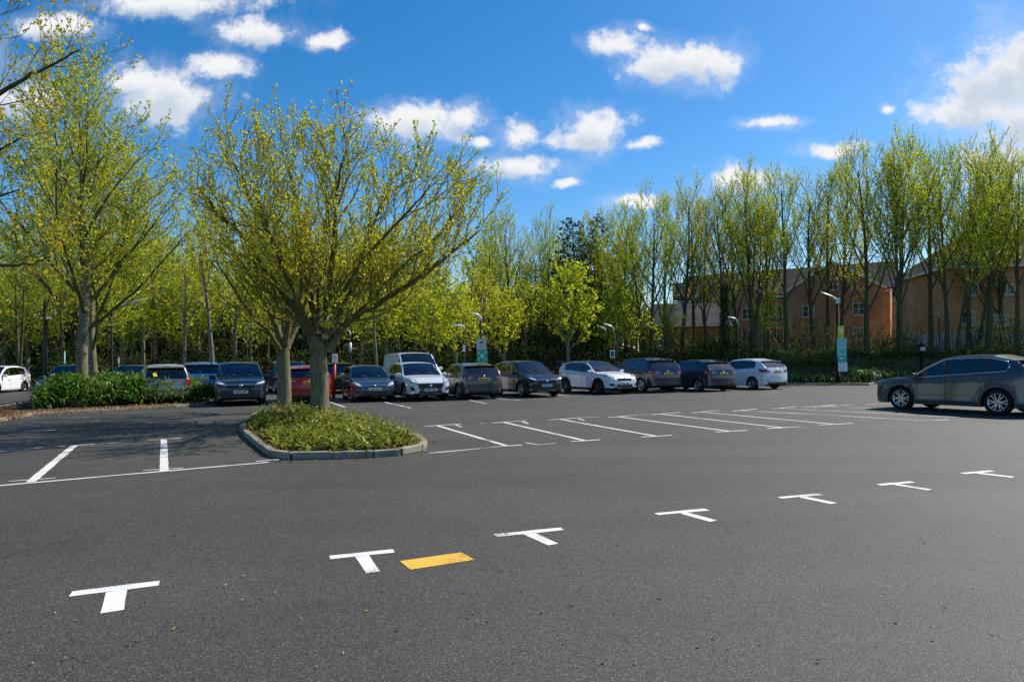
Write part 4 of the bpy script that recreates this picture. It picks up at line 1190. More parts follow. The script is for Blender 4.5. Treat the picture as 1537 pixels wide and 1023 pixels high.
for a, b, lab in [((578, 603.5), (616, 612), 'short bay line between the blue hatchback and the white-fronted SUV'), ((703, 600), (730, 605.5), 'short bay line below the grey hatchback'),
                  ((748, 598.5), (782, 600.5), 'short bay line between the grey hatchback and black crossover'), ((838, 592), (858, 594.5), 'short bay line between the black and white crossovers'),
                  ((495, 603), (518, 611), 'short bay line beside the red post'), ((314, 613), (330, 612), 'short white dash beside the navy SUV'),
                  ((1160, 588.5), (1168, 588.3), 'tiny white dash in front of the white hatchback')]:
    marking([(a, b, .09)], lab, 'worn_paint', GB)

# ------------------------------------------------------------------ lamps and signs
def pole_tube(name, h, r0, r1, parent, mat='pole_black'):
    mb = MB(); mb.tube([Vector((0, 0, -.05)), Vector((0, 0, .5)), Vector((0, 0, .52)), Vector((0, 0, h))], [r0 * 1.35, r0 * 1.35, r0, r1], 10, 0)
    return mb.build(name, M[mat], parent)
def lamp(px, base_py, top_py, label, arm=.8, side=-1, rise=.12, Y=None, r=.055, white_arm=True, name='street_lamp', tilt=0):
    q = G(px, base_py) if Y is None else at(px, Y)
    h = P(px, top_py, q.y).z - q.z
    t = empty(name, q); tag(t, label, 'street lamp', 'lamp posts around the car park')
    pole_tube('pole', h, r, r * .8, t)
    mb = MB()
    mb.tube([Vector((0, 0, h - .15)), Vector((0, 0, h + .05)), Vector((side * .10, 0, h + .14)), Vector((side * arm * .22, 0, h + .16 + rise * .2))], [r * .95, r * .9, r * .75, r * .7], 8, 0)
    mb.build('bracket', M['lum_white' if white_arm else 'pole_black'], t)
    mb = MB()
    n = 10; L = arm * .75; v = []
    prof = [(0, .35), (.12, .8), (.35, 1.0), (.75, .9), (.95, .6), (1, .25)]
    x0 = side * arm * .12; z0 = h + .15 + rise * .12
    rings = []
    for u, s in prof:
        cx = x0 + side * L * u; cz = z0 + rise * u
        rings.append([(cx, .16 * s * math.cos(2 * PI * k / n), cz + .075 * s * max(-.45, math.sin(2 * PI * k / n))) for k in range(n)])
    vv = [p for rg in rings for p in rg]
    fs = [(i * n + j, i * n + (j + 1) % n, (i + 1) * n + (j + 1) % n, (i + 1) * n + j) for i in range(len(rings) - 1) for j in range(n)]
    fs += [tuple(range(n)), tuple(range((len(rings) - 1) * n, len(rings) * n))]
    mb.add(vv, fs, 0, True); mb.build('lamp_head', M['lum_white'], t, sharp=40)
    return t, h

# lamp with the teal sign
q = G(1258.5, 577); Yq = q.y
t, h = lamp(1258.5, 577, 452, 'black lamp post carrying yellow, teal and white signs', arm=1.2, side=-1, rise=.36, r=.105)
def zz(py, Y=Yq, px=1258): return P(px, py, Y).z
def panel(parent, name, x0, x1, z0, z1, mat, y=-.13, th=.012, marks=()):
    mb = MB(); mb.box(((x0 + x1) / 2, y, (z0 + z1) / 2), (x1 - x0, th, z1 - z0), 0, 0, .004)
    mats = [M[mat]]
    fy = y - th / 2 - .003
    for kind, mm, *a in marks:
        mi = len(mats); mats.append(M[mm])
        if kind == 'disc':
            cx, cz, rad = a[:3]; asp = a[3] if len(a) > 3 else 1.0
            nn = 24; off = a[4] if len(a) > 4 else 0
            mb.add([(cx + rad * math.cos(2 * PI * k / nn), fy - off, cz + asp * rad * math.sin(2 * PI * k / nn)) for k in range(nn)], [tuple(range(nn))], mi)
        elif kind == 'bar':
            bx0, bx1, bz0, bz1 = a[:4]; off = a[4] if len(a) > 4 else 0
            mb.add([(bx0, fy - off, bz0), (bx1, fy - off, bz0), (bx1, fy - off, bz1), (bx0, fy - off, bz1)], [(0, 1, 2, 3)], mi)
        elif kind == 'poly':
            off = a[1] if len(a) > 1 else 0
            mb.add([(px_, fy - off, pz_) for px_, pz_ in a[0]], [tuple(range(len(a[0])))], mi)
    return mb.build(name, mats, parent)
u = Yq / 1000.0
def sx(px): return (px - 1258.5) * u
# yellow panel with a pale cap icon
za, zb_ = zz(507.3), zz(489); w0, w1 = sx(1256.6), sx(1266)
cx = (w0 + w1) / 2; zc = zb_ - (zb_ - za) * .35
panel(t, 'yellow_sign', w0, w1, za, zb_, 'sign_yellow', marks=[('disc', 'sign_white', cx, zc, .10, .85), ('bar', 'sign_white', cx - .12, cx + .12, zc - .12, zc - .09),
      ('bar', 'sign_dark', cx - .10, cx + .10, za + .17, za + .19), ('bar', 'sign_dark', cx - .10, cx + .06, za + .10, za + .12)])
za, zb_ = zz(534.2), zz(507.6); w0, w1 = sx(1255.2), sx(1269.6); cx = (w0 + w1) / 2; zc = zb_ - (zb_ - za) * .45
panel(t, 'teal_sign', w0, w1, za, zb_, 'sign_teal', marks=[('disc', 'sign_white', cx, zc, .145, 1.2), ('disc', 'sign_dark', cx, zc, .115, 1.25, .002), ('disc', 'sign_white', cx, zc, .095, 1.28, .004),
      ('bar', 'sign_dark', cx - .045, cx - .012, zc - .09, zc + .09, .006), ('disc', 'sign_dark', cx + .008, zc + .045, .042, 1.0, .007),
      ('bar', 'sign_dark', cx - .14, cx + .14, zc - .27, zc - .245), ('bar', 'sign_dark', cx - .11, cx + .11, zc - .32, zc - .30), ('bar', 'sign_dark', cx - .03, cx + .16, zc - .40, zc - .375)])
za2, zb2 = zz(544), zz(534.4)
panel(t, 'green_sign', sx(1255.8), sx(1270), za2, zb2, 'sign_green', y=-.135, marks=[('poly', 'sign_white', [(cx - .16, zb2 - .16), (cx + .1, zb2 - .16), (cx + .18, zb2 - .12), (cx + .1, zb2 - .08), (cx - .16, zb2 - .08)]), ('bar', 'sign_teal', cx - .2, cx + .2, za2 + .06, za2 + .09)])
za3, zb3 = zz(557), zz(544.2)
panel(t, 'tariff_sign', sx(1256.8), sx(1270.6), za3, zb3, 'sign_white', y=-.13, marks=[('bar', 'sign_dark', cx - .16, cx + .2, zb3 - .10, zb3 - .07)] +
      [('bar', 'sign_grey', cx - .14 + k * .085, cx - .09 + k * .085, za3 + .06 + (k % 2) * .05, za3 + .28) for k in range(4)])
mb = MB(); mb.tube([Vector((sx(1270), -.10, -.05)), Vector((sx(1270), -.10, za3 + .35))], [.03, .03], 8, 0); mb.build('support_post', M['pole_black'], t)
mb = MB(); mb.box((0, 0, h + .02), (.2, .2, .32), 0, 0, .02); mb.build('control_box', M['lum_white'], t)

# lamp with grey and green sign behind the parked row
t, h = lamp(721.8, None, 477, 'black lamp post with a square grey panel over a green sign', arm=.55, side=-1, rise=.1, Y=36.5, r=.075)
Y2 = 36.5; u = Y2 / 1000.0; bx = 721.8
za, zb_ = P(722, 524.8, Y2).z, P(722, 508, Y2).z; w0, w1 = (715.6 - bx) * u, (730.4 - bx) * u; cx = (w0 + w1) / 2; zc = (za + zb_) / 2
panel(t, 'grey_sign', w0, w1, za, zb_, 'sign_grey', marks=[('poly', 'sign_dark', [(cx - .09, zc + .05), (cx + .09, zc + .05), (cx + .07, zc + .11), (cx + .02, zc + .13), (cx - .04, zc + .13), (cx - .08, zc + .10)]),
      ('bar', 'sign_red', cx - .07, cx + .05, zc - .13, zc - .11), ('bar', 'sign_dark', cx - .05, cx + .05, zc - .18, zc - .165)])
za, zb_ = P(722, 546.5, Y2).z, P(722, 525.1, Y2).z; w0, w1 = (716 - bx) * u, (732 - bx) * u; cx = (w0 + w1) / 2; zc = zb_ - (zb_ - za) * .40
d_ = .16
mk = [('disc', 'sign_white', cx, zc, .105), ('disc', 'sign_green', cx, zc, .05, 1, .002), ('disc', 'sign_white', cx, zc, .03, 1, .004)]
for sxn in (-1, 1):
    for szn in (-1, 1):
        mk.append(('poly', 'sign_white', [(cx + sxn * .12, zc + szn * .15), (cx + sxn * .15, zc + szn * .12), (cx + sxn * .25, zc + szn * .19), (cx + sxn * .22, zc + szn * .235)]))
panel(t, 'green_sign', w0, w1, za, zb_, 'sign_green', y=-.132, marks=mk)

# other lamps
t, h = lamp(697, None, 492, 'slim black lamp with curved white arm and three white plates', arm=.75, side=-1, rise=-.02, Y=38.5, r=.05)
mb = MB(); 
for k in range(3): mb.box((0, -.10, P(697, 519 + k * 3.5, 38.5).z), (.15, .01, .10), 0, 0, .002)
mb.build('plate', M['sign_white'], t)
t, h = lamp(526, None, 500, 'thin lamp with pale bent arm over the dark blue hatchback', arm=.6, side=-1, rise=.02, Y=37, r=.045)
mb = MB(); mb.tube([Vector((0, 0, P(526, 528, 37).z)), Vector((0, 0, P(526, 514, 37).z))], [.075, .075], 8, 0); mb.build('white_sleeve', M['sign_white'], t)
t, h = lamp(168, None, 468, 'black lamp post with long thin pale arm behind the shrub bed', arm=2.0, side=1, rise=.42, Y=33, r=.06, white_arm=False)
lamp(371, None, 492, 'small lamp with white head behind the navy SUV', arm=.55, side=1, rise=.12, Y=44, r=.05)
lamp(70, None, 484, 'short dark post standing in front of the dark blue car', arm=.25, side=1, rise=.03, Y=30, r=.05, white_arm=False)
t, h = lamp(921.5, None, 494, 'grey lamp column with double curved white arms', arm=.75, side=-1, rise=.18, Y=42, r=.045)
mb = MB(); mb.tube([Vector((-.45, .2, h - .1)), Vector((-.5, .2, h + .02)), Vector((-.75, .2, h + .16)), Vector((-.9, .2, h + .2))], [.03, .04, .05, .02], 8, 0); mb.build('second_arm', M['lum_white'], t)
mb = MB(); mb.box((-.1, -.07, P(921, 531, 42).z), (.30, .02, .48), 0, 0, .01); mb.box((-.1, -.083, P(921, 531, 42).z), (.2, .006, .34), 1); mb.build('notice', [M['sign_white'], M['sign_dark']], t)
lamp(1107.5, None, 482, 'lamp with white swan-neck arm in front of the brick gable', arm=.75, side=-1, rise=.12, Y=44, r=.05)
lamp(1410, None, 474, 'small far lamp between the two brick buildings', arm=.9, side=-1, rise=.05, Y=58, r=.05)

# lamp post behind the wide tree: dark column with a pale grey banner tube
q = at(488, 31); t = empty('street_lamp', q); tag(t, 'tall dark post with pale grey tube behind the wide tree', 'street lamp', 'lamp posts around the car park')
pole_tube('pole', P(488, 446, 31).z, .09, .08, t)
mb = MB(); xo = .10
mb.tube([Vector((xo, -.06, P(490, 507, 31).z)), Vector((xo, -.06, P(490, 473, 31).z))], [.085, .085], 10, 0); mb.tube([Vector((xo, -.06, P(490, 482, 31).z)), Vector((xo, -.06, P(490, 480, 31).z))], [.092, .092], 10, 1)
mb.build('grey_tube', [M['lum_white'], M['pole_black']], t)

# red post with white notice
q = at(502, 30.5); t = empty('red_post', q); tag(t, 'red leaning post with a small white notice on top, between red and blue cars', 'post')
mb = MB(); mb.tube([Vector((-.06, 0, -.03)), Vector((0, 0, P(502, 545, 30.5).z))], [.085, .075], 8, 0); mb.build('post', M['sign_red'], t)
mb = MB(); mb.box((.02, -.02, P(502, 537.5, 30.5).z), (.26, .03, .40), 0, 0, .01); mb.box((.02, -.037, P(502, 536, 30.5).z), (.16, .006, .05), 1); mb.build('notice', [M['sign_white'], M['sign_grey']], t)

# dark notice board by the small tree
q = at(841, 43.5); t = empty('notice_board', q); tag(t, 'dark framed board on short legs beside the small bright tree', 'board')
mb = MB(); zc = P(841, 547, 43.5).z
zc = max(zc, .9)
mb.box((0, 0, zc), (.72, .06, .62), 0, 0, .015); mb.box((0, -.033, zc), (.60, .006, .50), 1); mb.build('board', [M['pole_black'], M['pane']], t)
for s in (-.28, .28):
    mb = MB(); mb.tube([Vector((s, .03, -.05)), Vector((s, .03, zc))], [.03, .03], 6, 0); mb.build('leg', M['pole_black'], t)

# meter post
q = at(1383, 45.2); t = empty('meter_post', q); tag(t, 'dark post with a grey box head in front of the hedge, above the SUV bonnet', 'post')
pole_tube('post', P(1383, 528, 45.2).z, .10, .10, t)
mb = MB(); z0 = P(1383, 529, 45.2).z; mb.box((0, 0, z0 + .18), (.42, .36, .36), 0, 0, .03); mb.box((0, -.184, z0 + .18), (.30, .006, .18), 1); mb.build('box_head', [M['alloy_dark'], M['sign_grey']], t)
mb = MB(); mb.lathe([(.02, .60), (.22, .44), (.27, .36), (.0, .36)], (0, 0, z0), 'z', 12, 0); mb.build('cap', M['pole_black'], t)

# thin green and blue marker posts in the far verge
for px, Y, ptop, c, lab in [(97, 52, 528, 'sign_teal', 'thin pale marker post in the verge behind the dark blue car'), (178, 50, 536, 'lum_white', 'thin pale marker post behind the black car')]:
    q = at(px, Y); t = empty('marker_post', q); tag(t, lab, 'post')
    hh = P(px, ptop, Y).z
    mb = MB(); mb.tube([Vector((0, 0, -.1)), Vector((0, 0, hh * .96))], [.05, .045], 8, 0); mb.build('post', M[c], t)
    mb = MB(); mb.lathe([(.0, hh), (.05, hh * .99), (.06, hh * .96), (.0, hh * .955)], (0, 0, 0), 'z', 8, 0); mb.build('cap', M['lum_white'], t)
# ------------------------------------------------------------------ brick buildings
def bld(name, origin, ang, label, cat='building'):
    t = empty(name, origin, ang); return tag(t, label, cat)
def win(parent, x, y, z, w, h, panes=2, rows=2, face='front', name='window', ww=.06, sill=True):
    """window set in a wall facing -y (front) or +x (end)"""
    def tr(a, b, c): return (x + a, y + b, z + c) if face == 'front' else (x - b, y + a, z + c)
    f = MB()
    def bx(mb, cx, cz, sx_, sz_, dep, th, mat=0):
        c = tr(cx, dep, cz); s = (sx_, th, sz_) if face == 'front' else (th, sx_, sz_)
        mb.box(c, s, mat)
    bx(f, -w / 2 + ww / 2, 0, ww, h, -.02, .09); bx(f, w / 2 - ww / 2, 0, ww, h, -.02, .09)
    bx(f, 0, h / 2 - ww / 2, w - 2 * ww, ww, -.02, .09); bx(f, 0, -h / 2 + ww / 2, w - 2 * ww, ww, -.02, .09)
    for k in range(1, panes): bx(f, -w / 2 + w * k / panes, 0, ww * .8, h - 2 * ww, -.022, .08)
    for k in range(1, rows): bx(f, 0, -h / 2 + h * k / rows, w - 2 * ww, ww * .55, -.018, .06)
    fo = f.build(name, M['frame'], parent)
    g = MB(); bx(g, 0, 0, w - ww, h - ww, .0, .03); g.build('pane', M['pane'], fo)
    if sill:
        s = MB(); bx(s, 0, -h / 2 - .06, w + .2, .09, -.08, .18); s.build('sill', M['render'], fo)
    return fo

def gable_bay(parent, x0, x1, y, depth, eave, apex, base_h=0):
    mb = MB(); xc = (x0 + x1) / 2
    v = [(x0, y, base_h), (x1, y, base_h), (x1, y, eave), (xc, y, apex), (x0, y, eave)]
    v += [(a, y + depth, c) for a, _, c in v]
    mb.add(v, [(0, 1, 2, 3, 4), (5, 9, 8, 7, 6), (1, 6, 7, 2), (0, 4, 9, 5)], 0)
    mb.build('gable_wall', M['brick_dark'], parent)
    ov = .35; sl = (apex - eave) / ((x1 - x0) / 2); rf = MB(); bg_ = MB()
    for s, xe in ((-1, x0), (1, x1)):
        e = (xe + s * ov, eave - ov * sl + .06); a = (xc, apex + .08)
        rf.add([(e[0], y - .3, e[1]), (a[0], y - .3, a[1]), (a[0], y + depth + 3, a[1]), (e[0], y + depth + 3, e[1]),
                (e[0], y - .3, e[1] + .12), (a[0], y - .3, a[1] + .12), (a[0], y + depth + 3, a[1] + .12), (e[0], y + depth + 3, e[1] + .12)],
               [(0, 1, 2, 3), (4, 7, 6, 5), (0, 4, 5, 1), (3, 2, 6, 7), (0, 3, 7, 4)], 0)
        bg_.add([(e[0], y - .33, e[1] - .12), (a[0], y - .33, a[1] - .12), (a[0], y - .33, a[1] + .14), (e[0], y - .33, e[1] + .14),
                 (e[0], y - .302, e[1] - .12), (a[0], y - .302, a[1] - .12), (a[0], y - .302, a[1] + .14), (e[0], y - .302, e[1] + .14)],
                [(0, 1, 2, 3), (7, 6, 5, 4), (0, 4, 5, 1), (3, 2, 6, 7)], 0)
    rf.build('gable_roof', M['tiles'], parent); bg_.build('barge_board', M['barge'], parent)

# ---- the flats with two gables; turned so that its end wall catches the sun
Yf = 74.0
pr = P(1337, 541, Yf); ang = math.atan2(-.49, .87)
W_ = 24.0
ang = math.radians(-31)
ca, sa = math.cos(ang), math.sin(ang)
org = Vector((pr.x - ca * W_, pr.y - sa * W_, 0))
f = bld('brick_flats', org, ang, 'three-storey orange-brick flats with two white-edged gables behind the trees')
ev, rd, dep = 9.4, 12.8, 11.0
mb = MB()
v = [(0, 0, 2.9), (W_, 0, 2.9), (W_, dep, 2.9), (0, dep, 2.9), (0, 0, ev), (W_, 0, ev), (W_, dep, ev), (0, dep, ev), (0, dep / 2, rd - .2), (W_, dep / 2, rd - .2)]
mb.add(v, [(0, 1, 5, 4), (1, 2, 6, 9, 5), (2, 3, 7, 6), (3, 0, 4, 8, 7)], 0)
mb.build('brick_wall', M['brick'], f)
mb = MB(); mb.box((W_ / 2, dep / 2, 1.45), (W_ + .06, dep + .06, 2.9), 0); mb.build('rendered_ground_floor', M['render'], f)
mb = MB(); o_ = .45
sl = (rd - ev) / (dep / 2)
for s in (0, 1):
    ya = -o_ if s == 0 else dep + o_
    za = ev - o_ * sl + .05
    vv = [(-o_, ya, za), (W_ + o_, ya, za), (W_ + o_, dep / 2, rd), (-o_, dep / 2, rd)]
    mb.add(vv + [(a, b, c + .14) for a, b, c in vv], [(0, 1, 2, 3), (4, 5, 6, 7), (0, 1, 5, 4), (1, 2, 6, 5), (3, 0, 4, 7)], 0)
mb.build('roof', M['tiles'], f)
mb = MB(); mb.box((W_ / 2, -.48, ev - .42), (W_ + .8, .07, .2), 0); mb.build('fascia', M['barge'], f)
gable_bay(f, W_ - 10.6, W_ - .6, -1.3, 4.0, 9.3, 12.4)
gable_bay(f, W_ - 21.2, W_ - 13.2, -1.3, 4.0, 9.3, 12.3)
for gx in (W_ - 8.2, W_ - 3.0):
    for z in (4.3, 7.0): win(f, gx, -1.31, z, 1.25, 1.35)
for z in (9.9,): win(f, W_ - 5.6, -1.31, z, 1.1, 1.2)
for gx in (W_ - 19.4, W_ - 15.0):
    for z in (4.3, 7.0): win(f, gx, -1.31, z, 1.25, 1.35)
win(f, W_ - 17.2, -1.31, 9.8, 1.1, 1.2)
for gx in (W_ - 11.9, W_ - 23.2):
    for z in (4.3, 6.9): win(f, gx, -.01, z, 1.5, 1.9, 2, 3)
win(f, W_ + .01, 4.0, 4.6, .9, 1.2, face='end')
# dormer with white frame
mb = MB(); mb.box((W_ - 23.6, .6, 10.4), (1.9, 1.6, 1.8), 0); mb.box((W_ - 23.6, .5, 11.36), (2.3, 2.0, .12), 1); mb.build('dormer', [M['brick_dark'], M['tiles']], f); win(f, W_ - 23.6, -.21, 10.5, 1.5, 1.3)
# round-headed white panel by the corner
mb = MB(); nn = 20
mb.add([(W_ - 2.2 + .75 * math.cos(2 * PI * k / nn), -1.34, 2.0 + .75 * math.sin(2 * PI * k / nn)) for k in range(nn)], [tuple(range(nn))], 0)
mb.lathe([(.62, 0), (.78, 0), (.78, -.06), (.62, -.06), (.62, 0)], (W_ - 2.2, -1.35, 2.0), 'y', 24, 1)
mb.box((W_ - 3.4, -1.32, 1.4), (5.4, .06, 2.8), 2)
mb.build('round_panel', [M['sign_white'], M['barge'], M['render']], f)

# ---- small wing right of the flats, and far low roof
Yg = 82; q = P(1356, 541, Yg)
g = bld('brick_annexe', Vector((q.x - 1.7, Yg, 0)), math.radians(-20), 'narrow sunlit brick annexe just right of the two-gabled flats')
mb = MB(); mb.box((1.2, 2, 4.2), (3.4, 4, 8.4), 0); mb.build('brick_wall', M['brick'], g)
mb = MB(); mb.add([(-.9, -.4, 8.3), (3.3, -.4, 8.3), (3.3, 4.4, 8.3), (-.9, 4.4, 8.3), (1.2, 2, 9.9)], [(0, 1, 4), (1, 2, 4), (2, 3, 4), (3, 0, 4), (3, 2, 1, 0)], 0); mb.build('roof', M['tiles'], g)
win(g, 1.2, -.01, 6.2, 1.0, 1.2)
Yh = 84; q = P(1362, 541, Yh)
g = bld('low_house', Vector((q.x, Yh, 0)), math.radians(-8), 'low grey-roofed house glimpsed between the brick buildings')
mb = MB(); mb.box((4, 3, 2.2), (9, 6, 4.4), 0); mb.build('brick_wall', M['brick_dark'], g)
mb = MB(); mb.add([(-.9, -.5, 4.4), (8.9, -.5, 4.4), (8.9, 6.5, 4.4), (-.9, 6.5, 4.4), (1.0, 3, 7.6), (7, 3, 7.6)], [(0, 1, 5, 4), (1, 2, 5), (2, 3, 4, 5), (3, 0, 4), (3, 2, 1, 0)], 0); mb.build('roof', M['slate'], g)
win(g, 2.2, -.01, 3.0, 1.2, 1.0)

# ---- block with the hipped roof
Yb = 58.0; q = P(1424, 541, Yb); ang = math.radians(-9)
b_ = bld('hipped_block', Vector((q.x, Yb, 0)), ang, 'brick block with a dark tiled hipped roof and pale base behind the grey SUV')
Wb, Db, eb, rb = 21.0, 11.0, 9.4, 13.4
mb = MB()
v = [(0, 0, 3.7), (Wb, 0, 3.7), (Wb, Db, 3.7), (0, Db, 3.7), (0, 0, eb), (Wb, 0, eb), (Wb, Db, eb), (0, Db, eb)]
mb.add(v, [(0, 1, 5, 4), (1, 2, 6, 5), (2, 3, 7, 6), (3, 0, 4, 7)], 0); mb.build('brick_wall', M['brick'], b_)
mb = MB(); mb.box((Wb / 2, Db / 2, 1.85), (Wb + .08, Db + .08, 3.7), 0); mb.build('rendered_base', M['render'], b_)
mb = MB(); o_ = .5; 
v = [(-o_, -o_, eb - .05), (Wb + o_, -o_, eb - .05), (Wb + o_, Db + o_, eb - .05), (-o_, Db + o_, eb - .05), (4.2, Db / 2, rb), (Wb - 4.2, Db / 2, rb)]
mb.add(v, [(0, 1, 5, 4), (1, 2, 5), (2, 3, 4, 5), (3, 0, 4), (3, 2, 1, 0)], 0); mb.build('roof', M['tiles'], b_)
mb = MB(); mb.box((Wb / 2, -o_ - .04, eb - .10), (Wb + 1.0, .07, .22), 0); mb.box((-o_ - .04, Db / 2, eb - .10), (.07, Db + 1.0, .22), 0); mb.build('gutter', M['barge'], b_)
mb = MB(); mb.box((7.6, Db / 2 + .4, rb + .3), (.9, .7, 2.0), 0); mb.box((7.6, Db / 2 + .4, rb + 1.36), (1.05, .85, .14), 1); mb.build('chimney', [M['brick'], M['render']], b_)
for gx, z, w, hh in ((1.9, 7.4, 1.0, 1.2), (4.6, 7.3, 1.3, .9), (3.9, 4.7, 1.6, .9), (8.0, 7.2, 1.3, 1.2), (8.0, 4.7, 1.3, 1.0), (1.6, 4.9, 1.0, 1.2)):
    win(b_, gx, -.01, z, w, hh, 2, 2)
mb = MB(); mb.tube([Vector((6.2, -.12, 3.75)), Vector((6.2, -.12, eb - .25))], [.06, .06], 8, 0); mb.build('downpipe', M['pole_black'], b_)
# pale boundary wall by the block
mb = MB(); a = P(1268, 541, 60); c = P(1420, 541, 60)
g = bld('boundary_wall', Vector((a.x, 60.5, 0)), math.radians(-4), 'pale rendered boundary wall between the brick buildings behind the hedge', 'wall')
mb.box((4.5, 0, 1.2), (9.0, .25, 2.4), 0); mb.build('wall', M['render'], g)
mb = MB(); mb.box((4.5, 0, 2.45), (9.1, .36, .10), 0); mb.build('coping', M['kerb'], g)

# ---- low house with slate roof
Ys = 66.0; q = P(968, 541, Ys)
s_ = bld('slate_house', Vector((q.x, Ys, 0)), math.radians(-6), 'low dark brick house with grey slate roof behind the row trees')
mb = MB(); mb.box((4.3, 3.5, 2.5), (8.6, 7, 5.0), 0); mb.build('brick_wall', M['brick_dark'], s_)
mb = MB(); v = [(-.5, -.6, 4.8), (9.1, -.6, 4.8), (9.1, 7.6, 4.8), (-.5, 7.6, 4.8), (1.2, 3.5, 7.4), (7.4, 3.5, 7.4)]
mb.add(v, [(0, 1, 5, 4), (1, 2, 5), (2, 3, 4, 5), (3, 0, 4), (3, 2, 1, 0)], 0); mb.build('roof', M['slate'], s_)
for gx in (1.8, 6.6): win(s_, gx, -.01, 3.2, 1.2, 1.2)
mb = MB(); mb.box((4.2, -.04, 1.1), (1.0, .08, 2.1), 0); mb.build('door', M['door_blue'], s_)
# ------------------------------------------------------------------ cars
def lerp_tab(tab, x):
    if x <= tab[0][0]: return tab[0][1]
    for (a, va), (b, vb) in zip(tab[:-1], tab[1:]):
        if x <= b: return va + (vb - va) * (x - a) / max(1e-9, b - a)
    return tab[-1][1]

def paint(name, c, metal=.0, rough=.26):
    mt = pbr('car_paint_' + name, c, rough, metal=metal, spec=.25, coat=.85)
    t = mt.node_tree; b = [n for n in t.nodes if n.type == 'BSDF_PRINCIPLED'][0]; out = [n for n in t.nodes if n.type == 'OUTPUT_MATERIAL'][0]
    ge = N(t, 'ShaderNodeNewGeometry'); ins = N(t, 'ShaderNodeBsdfDiffuse'); ins.inputs[0].default_value = (.06, .06, .062, 1)
    mx = N(t, 'ShaderNodeMixShader'); t.links.new(ge.outputs['Backfacing'], mx.inputs[0]); t.links.new(b.outputs[0], mx.inputs[1]); t.links.new(ins.outputs[0], mx.inputs[2]); t.links.new(mx.outputs[0], out.inputs[0])
    return mt
PAINT = {
    'white': paint('white', (.76, .76, .78)), 'silver_white': paint('silver_white', (.62, .64, .68), .1), 'silver': paint('silver', (.36, .36, .37), .5),
    'grey': paint('grey', (.075, .08, .088), .3), 'graphite': paint('graphite', (.055, .06, .072), .4), 'navy': paint('navy', (.012, .018, .034), .3),
    'black': paint('black', (.008, .009, .012), .2), 'blue': paint('blue', (.012, .19, .48), .2), 'dark_blue': paint('dark_blue', (.016, .028, .060), .35),
    'red': paint('red', (.28, .010, .014), .25), 'slate_blue': paint('slate_blue', (.040, .060, .085), .35), 'green': paint('green', (.02, .055, .045), .3),
}

BASE = dict(
    hatch=dict(L=4.30, W=1.79, H=1.47, wb=2.63, fo=.86, R=.315, gc=.17, zn=.70, zc=.97, dc=1.22, drf=2.05, belt0=.92, belt1=1.06, re=.45, tb=.06, zt=1.00, sp=0, tumble=.30),
    suv=dict(L=4.48, W=1.86, H=1.66, wb=2.67, fo=.88, R=.36, gc=.21, zn=.86, zc=1.09, dc=1.15, drf=1.92, belt0=1.03, belt1=1.18, re=.40, tb=.06, zt=1.13, sp=1, tumble=.27),
    cross=dict(L=4.18, W=1.79, H=1.55, wb=2.57, fo=.84, R=.335, gc=.19, zn=.78, zc=1.02, dc=1.15, drf=1.95, belt0=.97, belt1=1.13, re=.42, tb=.06, zt=1.08, sp=1, tumble=.30),
    van=dict(L=4.95, W=1.98, H=2.0, wb=3.1, fo=.88, R=.34, gc=.2, zn=.95, zc=1.22, dc=.82, drf=1.62, belt0=1.14, belt1=1.18, re=.16, tb=.06, zt=1.2, sp=0, tumble=.12),
)

